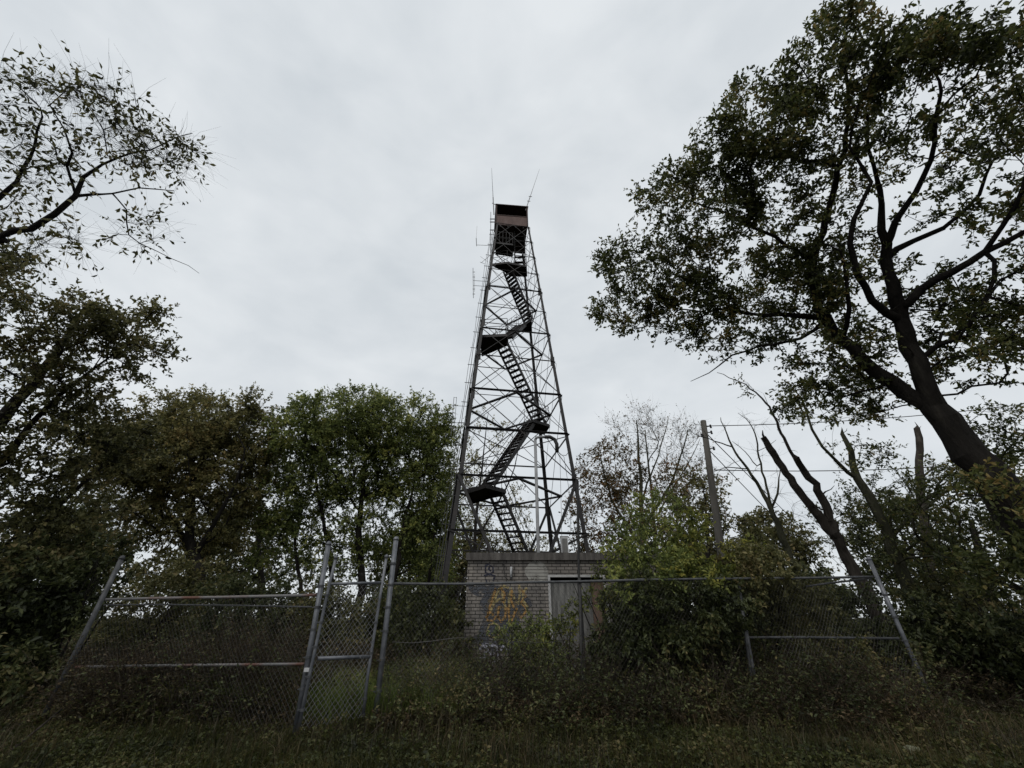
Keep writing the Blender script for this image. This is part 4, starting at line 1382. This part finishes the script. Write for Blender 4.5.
grow('elm_tree', 'slim dark tree filling the gap low between the olive and the green trees', 'tree',
     [[(gp(-13.2, 24.5), .18), (P(262, 590, 24.5), .15), (P(258, 530, 24.5), .1), (P(262, 470, 24.5), .05)]],
     [(262, 480, 34, 50, 27, 31, 55), (260, 545, 50, 35, 27, 31, 50), (225, 575, 40, 25, 27, 31, 30)],
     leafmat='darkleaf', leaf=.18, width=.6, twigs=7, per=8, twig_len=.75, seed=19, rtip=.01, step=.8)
grow('maple_tree', 'thin distant tree seen through the lower left of the tower frame', 'tree',
     [[(gp(-2.6, 30), .2), (P(474, 590, 30), .16), (P(476, 520, 30), .11), (P(484, 450, 30), .05), (P(488, 412, 30), .02)],
      [(P(476, 540, 30), .08), (P(510, 480, 30), .05), (P(520, 440, 30), .02)]],
     [(485, 440, 30, 30, 31, 36, 26), (465, 500, 26, 50, 31, 36, 90), (500, 520, 36, 40, 31, 36, 70), (470, 565, 50, 30, 31, 36, 110), (530, 560, 60, 25, 31, 36, 90)],
     leafmat='brownleaf', leaf=.19, width=.55, twigs=8, per=6, twig_len=.9, seed=21, rtip=.008, step=.8, leafy=.75)
grow('maple_tree', 'half bare tree with russet leaves and thin grey twigs just right of the tower', 'tree',
     [[(gp(5.6, 22.5), .2), (P(640, 590, 22), .16), (P(642, 530, 22), .12), (P(640, 470, 22), .08), (P(636, 420, 22), .03)],
      [(P(641, 545, 22), .09), (P(612, 500, 22), .06), (P(600, 455, 22), .03)],
      [(P(642, 530, 22), .09), (P(672, 480, 22), .06), (P(688, 430, 22), .03)],
      [(P(642, 500, 22), .06), (P(658, 455, 22), .04), (P(668, 420, 22), .02)]],
     [(612, 468, 34, 30, 22, 27, 85), (600, 520, 34, 50, 22, 27, 120), (650, 500, 50, 40, 22, 27, 85), (640, 555, 70, 32, 22, 27, 130), (690, 500, 40, 40, 22, 26, 50), (600, 565, 40, 25, 22, 26, 30)],
     leafmat='rustleaf', bark='bark_grey', leaf=.15, width=.55, twigs=8, per=6, twig_len=.7, seed=23, rtip=.006, step=.6, leafy=.85, upbias=.1)
grow('birch_tree', 'nearly bare fine-twigged tree top rising right of the tower behind the russet leaves', 'tree',
     [[(gp(6.6, 25.5), .16), (P(655, 580, 25), .12), (P(652, 500, 25), .08), (P(645, 430, 25), .03)],
      [(P(654, 520, 25), .06), (P(690, 460, 25), .03), (P(700, 438, 25), .015)]],
     [(632, 428, 34, 22, 24, 28, 46), (668, 436, 36, 22, 24, 28, 46), (694, 462, 24, 28, 24, 27, 30), (650, 470, 45, 25, 24, 28, 30)],
     leafmat='rustleaf', bark='bark_grey', leaf=.11, width=.5, twigs=9, per=3, twig_len=.95, seed=25, rtip=.0065, step=.5, leafy=.5, twig_up=.6, droop=-.1)
grow('maple_tree', 'dark leafed small tree right behind the utility pole', 'tree',
     [[(gp(8.0, 17.5), .14), (P(712, 590, 17), .11), (P(708, 540, 17), .07), (P(704, 490, 17), .03)]],
     [(700, 500, 30, 28, 18, 21, 40), (725, 545, 42, 32, 18, 22, 60), (690, 545, 40, 35, 18, 22, 60), (745, 580, 40, 20, 18, 21, 30)],
     leafmat='dullleaf', leaf=.15, width=.55, twigs=7, per=7, twig_len=.6, seed=27, rtip=.007, step=.5)

# ---- dead and broken trees on the right
grow('dead_tree', 'bare dead tree with forked leafless branches right of the utility pole', 'tree',
     [[(gp(9.3, 12.5), .16)] + LY([(812, 606, 12.5, 0.1040), (798, 575, 12.5, 0.0960), (783.5, 540.5, 12.5, 0.0880), (773.5, 514.7, 12.5, 0.0760), (760.6, 489, 12.5, 0.0520), (743, 463, 12.5, 0.0400), (732, 446, 12.5, 0.0320), (720.5, 417, 12.5, 0.0120)]),
      LY([(732, 447, 12.5, 0.0240), (709, 439, 12.3, 0.0176), (695, 434, 12.2, 0.0120), (683, 423, 12.1, 0.0064)]),
      LY([(773.5, 513, 12.5, 0.0440), (766, 486, 12.6, 0.0360), (760.6, 463, 12.6, 0.0304), (755, 434, 12.7, 0.0224), (746, 420, 12.8, 0.0144), (738, 413, 12.8, 0.0080)]),
      LY([(773, 508, 12.5, 0.0400), (779, 486, 12.4, 0.0280), (781, 468, 12.4, 0.0096)]),
      LY([(748, 470, 12.5, 0.0240), (732, 467, 12.3, 0.0176), (715, 472, 12.1, 0.0096)]),
      LY([(757, 466, 12.6, 0.0200), (745, 452, 12.8, 0.0144), (733, 441, 12.9, 0.0080)]),
      LY([(757, 452, 12.6, 0.0160), (768, 447, 12.4, 0.0120), (776, 440, 12.3, 0.0064)])],
     [(700, 428, 16, 10, 15, 16, 4), (740, 430, 25, 18, 15.5, 16.5, 5), (765, 440, 16, 20, 15.5, 16.5, 4), (790, 500, 18, 20, 15.5, 16.5, 6), (720, 470, 16, 10, 15, 16, 5), (800, 530, 20, 24, 15, 16, 7), (770, 470, 24, 24, 15, 16.5, 7)],
     bark='bark_grey', twigs=6, per=0, twig_len=.5, seed=31, rtip=.0045, jitter=.035, step=.2, stubs=26)
grow('broken_tree', 'thick leaning dead trunk snapped off at the top behind the right fence', 'tree',
     [[(gp(9.05, 10.4), .24)] + LY([(903, 662, 10.4, 0.1530), (888, 634, 10.4, 0.1395), (859, 580, 10.4, 0.1305), (834, 534, 10.4, 0.1170), (809, 504, 10.4, 0.0945), (786, 473, 10.4, 0.0855), (770, 448, 10.4, 0.0900), (763, 437, 10.4, 0.0720)]),
      LY([(834, 530, 10.4, 0.1080), (822, 497, 10.3, 0.0900), (806, 473, 10.2, 0.0855), (796, 458, 10.1, 0.0765)]),
      LY([(796, 459, 10.1, 0.0450), (786, 443, 10.1, 0.0405), (772, 413, 10.2, 0.0315), (755, 392, 10.3, 0.0225), (736, 380, 10.4, 0.0162), (717, 372, 10.5, 0.0090)]),
      LY([(766, 440, 10.4, 0.0450), (764, 434, 10.4, 0.0315), (762, 430, 10.4, 0.0108)])],
     [(735, 385, 18, 10, 13, 14, 4)], bark='bark_dead', twigs=4, per=5, leafmat='oak', leaf=.1, twig_len=.35, seed=33, rtip=.004, jitter=.035, step=.15, rough=.2, stubs=30)
grow('cherry_tree', 'leaning mossy trunk with a forked broken top between the snapped trunk and the oak', 'tree',
     [[(gp(10.9, 12.0), .26)] + LY([(925, 630, 12, 0.1760), (913, 597, 12, 0.1600), (897, 563, 12, 0.1440), (880, 517.5, 12, 0.1280), (859, 480, 12, 0.1040), (850, 452, 12, 0.0760), (844.6, 434, 12, 0.0600)]),
      LY([(843.5, 435, 12, 0.0280), (842, 430, 12, 0.0160), (841, 426, 12, 0.0032)]),
      LY([(846, 435, 12, 0.0280), (847, 431, 12, 0.0120), (847.5, 429, 12, 0.0032)]),
      LY([(859, 480, 12, 0.0640), (834, 459, 11.9, 0.0480), (813, 430, 11.8, 0.0400), (801, 397, 11.8, 0.0280), (788, 384, 11.8, 0.0160)]),
      LY([(888, 540, 12, 0.0720), (925, 505, 12.3, 0.0480), (965, 480, 12.6, 0.0320), (1000, 470, 12.8, 0.0160)])],
     [(885, 500, 50, 28, 15.6, 18.5, 34), (940, 505, 55, 40, 14.5, 18.5, 55), (985, 490, 50, 38, 13.5, 18, 50), (840, 520, 30, 26, 15.5, 18, 22), (900, 560, 55, 28, 15.6, 18.5, 44), (975, 545, 50, 22, 14, 18, 26),
      (850, 400, 30, 30, 13.5, 16, 16), (800, 400, 20, 22, 13.5, 15.5, 10), (1000, 430, 40, 35, 14, 18, 30), (860, 455, 40, 15, 14, 17, 12), (1060, 480, 50, 80, 14, 18, 30)],
     leafmat='oak', bark='bark_grey', leaf=.10, width=.5, twigs=7, per=7, twig_len=.5, stubs=14, rough=.2, seed=35, rtip=.006, step=.4)
grow('stub_tree', 'pale upright trunk stub with a blunt top below the oak limbs', 'tree',
     [[(gp(13.2, 14.6), .2)] + LY([(935, 600, 14.5, 0.1360), (926, 540, 14.5, 0.1280), (920, 485, 14.5, 0.1200), (918.5, 450, 14.5, 0.1120), (918, 430, 14.5, 0.0960)]),
      LY([(920, 480, 14.5, 0.0400), (935, 465, 14.7, 0.0240)]),
      LY([(916.5, 431, 14.5, 0.0400), (915.5, 426, 14.5, 0.0240), (915, 422, 14.5, 0.0048)]),
      LY([(920, 431, 14.5, 0.0400), (921, 428, 14.5, 0.0160), (921.5, 425.5, 14.5, 0.0048)])],
     [(935, 560, 30, 30, 18, 20, 10)], bark='bark_dead', leafmat='darkleaf', twigs=6, per=8, twig_len=.5, leaf=.13, seed=37)
grow('hickory_tree', 'slender dark tree low in the lower right corner beneath the oak trunk', 'tree',
     [[(gp(15.0, 13.0), .2), (P(1000, 620, 13), .16), (P(985, 570, 13), .12), (P(970, 520, 13), .05)],
      [(P(995, 600, 13), .08), (P(950, 560, 12.5), .05), (P(915, 550, 12), .02)],
      [(P(1040, 600, 11), .06), (P(1000, 575, 11), .04), (P(960, 545, 11), .02)]],
     [(950, 595, 50, 20, 15, 19, 34), (1000, 612, 50, 22, 15, 19, 40), (925, 605, 30, 24, 15, 18, 18)],
     leafmat='dullleaf', leaf=.11, width=.55, twigs=7, per=8, twig_len=.5, seed=39, rtip=.006)

# far trees that close the gaps at eye level
far = [(-26, 24, 8.5, 'darkleaf', 'far dark tree behind the left end of the fence, lowest on the left edge'),
       (-20, 30, 9.5, 'dullleaf', 'far dull tree seen through the gap between the left edge tree and the olive tree'),
       (-3.8, 33, 7.5, 'dullleaf', 'far low tree seen just left of the tower legs'),
       (-6.5, 27, 7.0, 'darkleaf', 'far dark tree low behind the gate and the green tree'),
       (15.5, 22, 3.2, 'darkleaf', 'far low dark tree just left of the snapped trunk foot'),
       (17, 27, 7.5, 'dullleaf', 'far low tree seen behind the bare dead tree'),
       (23, 24, 8.0, 'darkleaf', 'far dark tree seen behind the leaning trunks on the right'),
       (12.0, 26, 5.5, 'brownleaf', 'far small olive tree right of the tower near the utility pole'),
       (30, 22, 9.0, 'dullleaf', 'far tree at the right edge below the oak')]
for k, (x, y, h, lm, lab) in enumerate(far):
    rg = np.random.default_rng(100 + k)
    n = int(34 * h)
    g = gz(x, y)
    a = rg.normal(size=(n, 3)); a /= np.linalg.norm(a, axis=1, keepdims=True)
    a *= rg.uniform(.25, 1, (n, 1)) ** .5
    T = np.array([x, y, g + h * .52]) + a * np.array([h * .36, h * .34, h * .46])
    grow('woodland_tree', lab, 'tree', [[(gp(x, y), .18), (Vector((x + .2, y, g + h * .3)), .13), (Vector((x - .1, y, g + h * .62)), .07), (Vector((x + .1, y, g + h * .9)), .02)]], [],
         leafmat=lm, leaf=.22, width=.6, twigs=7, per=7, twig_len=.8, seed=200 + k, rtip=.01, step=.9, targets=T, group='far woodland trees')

# ================================================================== SHRUBS
def shrub(name, label, x, y, h, blobs, mat, leaf, n_stem=4, seed=1, twigs=7, per=8, tl=.32, width=.5, shape=4, group=None, leafy=1, bark='bark', targets=None, rt=.0035):
    rnd = random.Random(seed)
    g = gz(x, y)
    sk = []
    for k in range(n_stem):
        dx, dy = rnd.uniform(-.25, .25), rnd.uniform(-.2, .2)
        ex, ey = rnd.uniform(-.5, .5) * h * .5, rnd.uniform(-.3, .3) * h * .4
        sk.append([(Vector((x + dx, y + dy, g - .1)), .022), (Vector((x + dx + ex * .3, y + dy + ey * .3, g + h * .4)), .016), (Vector((x + dx + ex, y + dy + ey, g + h * .8)), .007)])
    return grow(name, label, 'shrub', sk, blobs, leafmat=mat, bark=bark, leaf=leaf, width=width, shape=shape, twigs=twigs, per=per, twig_len=tl, rtip=rt,
                bf=.1, step=.2, jitter=.02, seed=seed, group=group, leafy=leafy, targets=targets, trunk_name='stem', crown_name='foliage', loc=(x, y, g))


shrub('sapling', 'yellow-green sapling in front of the utility pole, brightest leaves in the picture', 3.9, 9.0, 3.2,
      [(697, 522, 11, 12, 9.6, 10.8, 7), (688, 548, 22, 18, 9.4, 10.8, 18), (742, 556, 22, 14, 9.6, 10.9, 9), (695, 578, 42, 16, 8.2, 10.6, 28)], 'yellow', .10, 4, 41, per=8, tl=.3, shape=6, width=.42)
shrub('sapling', 'green leafy sapling hiding the right end of the brick building', 2.75, 8.9, 3.0,
      [(655, 515, 26, 24, 9.2, 10.6, 22), (632, 545, 28, 24, 8.8, 10.6, 30), (660, 575, 50, 26, 8.2, 10.8, 66), (622, 590, 26, 18, 8, 10, 18)], 'green', .09, 4, 42, per=8, tl=.3, shape=6, width=.42)
shrub('elder_bush', 'dark dense bush behind the fence rail right of the building door', 2.4, 8.5, 1.9,
      [(645, 610, 44, 34, 7.7, 9.8, 64), (690, 625, 52, 36, 7.8, 10, 100), (650, 655, 56, 28, 7.6, 9.6, 60), (725, 605, 36, 28, 8, 10.2, 50), (612, 640, 22, 30, 7.8, 9.2, 22), (740, 640, 36, 26, 9.3, 10.6, 34)], 'darkleaf', .08, 7, 43, per=11, tl=.26)
shrub('elder_bush', 'dull green bush along the right fence below the bare dead tree', 5.2, 9.2, 2.2,
      [(755, 572, 40, 26, 8.8, 11.4, 56), (785, 605, 46, 30, 9.7, 11.6, 60), (770, 650, 60, 22, 9.7, 11.4, 40), (835, 655, 50, 20, 9.9, 11.4, 30), (745, 555, 30, 16, 9.4, 11, 16)], 'dullleaf', .085, 6, 44, per=10, tl=.28)
shrub('privet_bush', 'low spreading bush at the foot of the snapped trunk', 7.4, 9.6, 1.2,
      [(840, 606, 24, 14, 11.5, 13, 14), (865, 600, 12, 12, 11.5, 13, 6), (845, 640, 50, 18, 11, 12.5, 46), (890, 655, 40, 16, 11, 12.5, 30), (815, 600, 24, 20, 11, 12.5, 14)], 'darkleaf', .10, 5, 45, tl=.28)
shrub('privet_bush', 'dark bush in the lower right corner beyond the end fence post', 9.8, 9.0, 2.0,
      [(950, 640, 55, 32, 12, 14.2, 80), (1010, 650, 50, 36, 12, 14, 70), (915, 620, 24, 28, 12, 14, 24), (1060, 640, 40, 50, 12, 14, 30)], 'darkleaf', .11, 6, 46, tl=.32)
shrub('sapling', 'small yellow-green seedling bushing up in front of the graffiti wall', .1, 8.8, 1.35,
      [(520, 640, 26, 14, 8.9, 9.7, 22), (545, 655, 30, 14, 8.8, 9.7, 22), (535, 628, 14, 9, 9, 9.6, 7)], 'green', .085, 4, 47, per=6, tl=.2, shape=6, width=.42)
shrub('sapling', 'small bright seedling in front of the grey door', .95, 8.9, 1.45,
      [(562, 625, 14, 14, 9, 9.7, 9), (572, 608, 12, 8, 9, 9.6, 4), (557, 640, 16, 10, 9, 9.7, 8)], 'yellow', .08, 3, 48, per=5, tl=.18, shape=6, width=.42)
shrub('vine_spray', 'pale green sprig arching over the roof slab corner above the door', 2.0, 9.3, 2.4,
      [(610, 568, 16, 12, 9.8, 10.6, 10), (598, 578, 10, 6, 9.8, 10.4, 4), (600, 600, 14, 14, 9.8, 10.4, 7)], 'yellow', .08, 3, 49, per=5, tl=.2, shape=6, width=.42)
shrub('elder_bush', 'dark bush at the left edge in front of the leaning left fence post', -8.4, 8.6, 2.8,
      [(30, 600, 50, 50, 11.5, 13.2, 110), (70, 590, 36, 40, 11.5, 13.2, 50), (20, 680, 40, 30, 10.8, 12.4, 50), (-30, 620, 50, 80, 11, 13, 60), (100, 560, 30, 30, 12, 13.4, 24)], 'darkleaf', .11, 7, 50, tl=.34)
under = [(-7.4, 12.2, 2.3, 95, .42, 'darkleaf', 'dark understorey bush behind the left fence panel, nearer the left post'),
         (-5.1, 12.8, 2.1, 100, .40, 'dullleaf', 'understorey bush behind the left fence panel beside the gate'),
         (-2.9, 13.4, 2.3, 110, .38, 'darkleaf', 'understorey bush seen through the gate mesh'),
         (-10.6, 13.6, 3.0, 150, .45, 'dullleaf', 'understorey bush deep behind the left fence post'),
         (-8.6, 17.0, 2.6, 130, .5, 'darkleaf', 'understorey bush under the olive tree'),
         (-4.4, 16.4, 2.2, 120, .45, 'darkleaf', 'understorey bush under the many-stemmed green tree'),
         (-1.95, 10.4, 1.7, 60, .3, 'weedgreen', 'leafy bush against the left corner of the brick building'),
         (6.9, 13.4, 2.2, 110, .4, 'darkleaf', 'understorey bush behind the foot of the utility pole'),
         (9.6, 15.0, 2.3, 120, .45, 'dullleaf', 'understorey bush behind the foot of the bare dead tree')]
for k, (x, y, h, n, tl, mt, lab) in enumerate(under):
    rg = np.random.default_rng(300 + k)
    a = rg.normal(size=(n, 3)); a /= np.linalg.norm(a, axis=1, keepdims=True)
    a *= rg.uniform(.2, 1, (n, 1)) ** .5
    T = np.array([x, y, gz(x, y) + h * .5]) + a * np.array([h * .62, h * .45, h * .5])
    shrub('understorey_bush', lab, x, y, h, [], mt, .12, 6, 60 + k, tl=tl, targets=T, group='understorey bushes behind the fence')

# ================================================================== GRASS AND WEEDS (nobody could count them)
def scatter(n, x0, x1, y0, y1, rng, dens=None):
    x = rng.uniform(x0, x1, n); y = rng.uniform(y0, y1, n)
    if dens is not None:
        k = rng.uniform(size=n) < dens(x, y)
        x, y = x[k], y[k]
    return np.stack([x, y, ground_z(x, y)], 1)


def patchy(x, y, s=1.0, ph=0.0):
    return .5 + .25 * np.sin(x * 1.7 * s + ph) * np.cos(y * 2.3 * s + ph * 2) + .25 * np.sin(x * .7 * s + y * 1.1 * s + ph)


def blades(name, n, area, h0, h1, w, mat, seed, dens=None, lean=.5, hfun=None):
    rng = np.random.default_rng(seed)
    p = scatter(n, *area, rng, dens)
    n = len(p)
    h = rng.uniform(h0, h1, n)
    if hfun is not None: h = h * hfun(p[:, 0], p[:, 1])
    a = rng.uniform(0, 2 * np.pi, n)
    s = np.stack([np.cos(a), np.sin(a), np.zeros(n)], 1) * (w * rng.uniform(.6, 1.3, n))[:, None]
    b = rng.uniform(0, 2 * np.pi, n); l = rng.uniform(0, lean, n) * h
    d = np.stack([np.cos(b), np.sin(b), np.zeros(n)], 1)
    m1 = p + d * (l * .35)[:, None] + np.array([0, 0, 1]) * (h * .6)[:, None]
    t = p + d * l[:, None] + np.array([0, 0, 1]) * (h * (1 - .25 * l / np.maximum(h, .01)))[:, None]
    V = np.stack([p - s - [0, 0, .02], p + s - [0, 0, .02], m1 + s * .7, m1 - s * .7, t + s * .1, t - s * .1], 1).reshape(-1, 3)
    base = np.arange(n)[:, None] * 6
    Fq = (base + np.array([[0, 1, 2, 3, 3, 2, 4, 5]])).ravel()
    o = link_mesh(name, np_mesh(name, V, Fq, 4), M[mat])
    tag(o, kind='stuff')
    return o


def weeds(name, label, n, area, h0, h1, mat, stemmat, seed, per=14, leaf=.05, dens=None, hfun=None, lean=.35, r=.0022, width=.45, stems_fork=2):
    """upright weeds: a bent stem, some side shoots, leaves along them; one object"""
    rng = np.random.default_rng(seed)
    p = scatter(n, *area, rng, dens)
    n = len(p)
    h = rng.uniform(h0, h1, n)
    if hfun is not None: h = h * hfun(p[:, 0], p[:, 1])
    def seg(p, d, L):
        m = p + d * (L * .5)[:, None]
        d2 = unit(d + rng.normal(size=d.shape) * .22)
        e = m + d2 * (L * .5)[:, None]
        return m, e, d2
    d = rng.normal(size=(n, 3)) * lean; d[:, 2] = 1; d = unit(d)
    m, e, d2 = seg(p, d, h)
    segs = [(p - [0, 0, .03], m, r), (m, e, r * .75)]
    chains = [(p, m, e, h)]
    for _ in range(stems_fork):
        f = rng.uniform(.25, .8, n)
        q = np.where((f < .5)[:, None], p + (m - p) * (f * 2)[:, None], m + (e - m) * (f * 2 - 1)[:, None])
        dd = unit(d + rng.normal(size=(n, 3)) * .6)
        L = h * (1 - f) * rng.uniform(.5, 1.1, n) + .04
        mm, ee, _d = seg(q, dd, L)
        segs += [(q, mm, r * .6), (mm, ee, r * .45)]
        chains.append((q, mm, ee, L))
    Vs = []; Fs = []; base = 0
    for (a, b, rr) in segs:
        V, Fq = frusta(a, b, np.full(len(a), rr), np.full(len(a), rr * .75), b - a, b - a, 3)
        Vs.append(V); Fs.append(Fq + base); base += len(V)
    me = np_mesh(name, np.concatenate(Vs), np.concatenate(Fs), 4)
    o = link_mesh(name, me, M[stemmat])
    tag(o, kind='stuff')
    LVs = []; LFs = []; b0 = 0
    for (a, mm, ee, L) in chains:
        k = per
        nn = len(a) * k
        f = rng.uniform(.1, 1.0, nn)
        rp = lambda z: np.repeat(z, k, 0)
        lp = np.where((f < .5)[:, None], rp(a) + (rp(mm) - rp(a)) * (f * 2)[:, None], rp(mm) + (rp(ee) - rp(mm)) * (f * 2 - 1)[:, None])
        ax = rng.normal(size=(nn, 3)); ax[:, 2] = ax[:, 2] * .5
        V, Fq, _k = leaf_mesh(lp, ax, leaf * rng.uniform(.5, 1.3, nn), width, 4, .5, rng)
        LVs.append(V); LFs.append(Fq + b0); b0 += len(V)
    lo = link_mesh('leaves', np_mesh('leaves', np.concatenate(LVs), np.concatenate(LFs), 3), M[mat], o)
    return o


blades('grass', 120000, (-10.5, 10.5, 4.6, 7.9), .05, .15, .0045, 'grass', 71, lean=.9, hfun=lambda x, y: .5 + 1.1 * patchy(x, y, 1.6), dens=lambda x, y: .35 + patchy(x, y, .9, 4))
blades('tall_grass', 26000, (-5.2, -.8, 7.3, 10.2), .3, .75, .005, 'lush', 72, lean=1.1, hfun=lambda x, y: .55 + .6 * patchy(x, y, 1.1, 2))
blades('dry_grass', 26000, (-10.5, 10.5, 5.4, 8.6), .12, .42, .003, 'weed', 73, lean=.9, dens=lambda x, y: patchy(x, y, 1.2, 1))
weeds('low_weeds', '', 22000, (-10.5, 10.5, 4.9, 7.9), .05, .3, 'weedgreen', 'deadstem', 74, per=6, leaf=.045, hfun=lambda x, y: .35 + 1.1 * patchy(x, y, 2.1, 3) ** 2, lean=.8, dens=lambda x, y: patchy(x, y, 1.4, 2) * 1.2, r=.0012, width=.6, stems_fork=1)
weeds('brush', '', 5200, (-10.5, 10.5, 7.0, 9.0), .35, 1.0, 'weed', 'deadstem', 75, per=9, leaf=.05, lean=.4,
      hfun=lambda x, y: (.55 + .35 * patchy(x, y, .9, 3)) * np.clip((y - 6.4) / 1.2, .35, 1) * np.where((x > -3.2) & (x < -1.9), .3, 1) * np.where((x > -1.9) & (x < 1.6), .8, 1) * np.where((np.abs(x) > 6.1) & (y < 8.5), .16, 1))
weeds('green_brush', '', 3800, (-10.5, 10.5, 6.8, 9.4), .25, .8, 'weedgreen', 'deadstem', 76, per=9, leaf=.055, lean=.5,
      dens=lambda x, y: np.clip(patchy(x, y, .8, 5) * 1.1, 0, 1), hfun=lambda x, y: np.clip((y - 6.3) / 1.6, .3, 1) * np.where((x > -3.2) & (x < -1.9) & (y < 7.6), .45, 1) * np.where((np.abs(x) > 6.1) & (y < 8.5), .2, 1))
weeds('dry_stalks', '', 260, (-6.2, 6.4, 7.0, 8.6), .5, 1.25, 'weed', 'palestem', 91, per=2, leaf=.04, lean=.5, r=.0026, stems_fork=3)
weeds('tangle', '', 1500, (-6.4, 6.3, 7.2, 8.5), .5, 1.6, 'darkleaf', 'deadstem', 90, per=7, leaf=.055, lean=.9, r=.003, stems_fork=4, hfun=lambda x, y: .4 + .7 * patchy(x, y, 1.9, 4), dens=lambda x, y: np.where((x > -3.3) & (x < -1.8), .1, 1))
weeds('brush_behind', '', 3600, (-11.5, 11.5, 9.0, 12.6), .45, 1.15, 'weed', 'deadstem', 77, per=9, leaf=.06, lean=.4,
      dens=lambda x, y: np.where((x > -1.3) & (x < 4.4) & (y > 10.8), 0, 1), hfun=lambda x, y: .55 + .5 * patchy(x, y, .6, 1), r=.003)
weeds('dead_vines', '', 1350, (-6.6, -3.15, 7.3, 8.3), .6, 1.8, 'weed', 'deadstem', 78, per=8, leaf=.045, lean=.6, r=.0032, stems_fork=4, hfun=lambda x, y: (.4 + .75 * patchy(x, y, 2.2, 1)) * np.where(x > -4.0, .6, 1), dens=lambda x, y: np.where(x > -4.0, .45, 1))
weeds('woodland_brush', '', 5200, (-24, 24, 12.6, 30), .6, 1.6, 'darkleaf', 'deadstem', 79, per=9, leaf=.11, lean=.4, r=.004)

# a few countable odds and ends in the grass
def stick(label, pts, r):
    m = MB(); m.tube(pts, [r * (1 - .5 * i / (len(pts) - 1)) for i in range(len(pts))], 6)
    o = m.build('fallen_stick', M['bark_dead'], None, smooth=True)
    tag(o, label, 'stick', 'fallen sticks in the grass')


def on(u, v, Y, dz=.03):
    p = P(u, v, Y); return Vector((p.x, p.y, gz(p.x, p.y) + dz))


stick('long pale stick lying in the grass at the foot of the right gate post', [on(352, 742, 6.4, .04), on(372, 732, 6.7, .12), on(388, 720, 7.0, .22)], .009)
stick('bleached branch lying in the lower left corner near the leaning post', [on(5, 762, 6.2, .05), on(35, 738, 6.7, .16), on(62, 716, 7.2, .32)], .02)
stick('thin dead branch leaning across the left fence panel', [P(120, 690, 7.3), P(137, 664, 7.3), P(165, 640, 7.35), P(176, 625, 7.4)], .008)
rk = MB()
c = on(911, 748, 6.3, .03)
rg_ = random.Random(4)
ring = []
for i, (zz, rr) in enumerate(((-.04, .06), (.0, .085), (.035, .07), (.055, .03))):
    for j in range(9):
        a = 2 * math.pi * j / 9
        q = rr * rg_.uniform(.75, 1.15)
        rk.v.append((c.x + q * math.cos(a) * 1.3, c.y + q * math.sin(a), c.z + zz + rg_.uniform(-.006, .006)))
for i in range(3):
    for j in range(9):
        rk.f.append((i * 9 + j, i * 9 + (j + 1) % 9, (i + 1) * 9 + (j + 1) % 9, (i + 1) * 9 + j))
rk.f.append(tuple(range(8, -1, -1))); rk.f.append(tuple(range(27, 36)))
o = rk.build('rock', surf('pale mossy rock', [(0.3, (0.07, 0.075, 0.045)), (0.7, (0.17, 0.17, 0.11))], 20))
tag(o, 'small pale rock lying in the grass at lower right', 'rock')
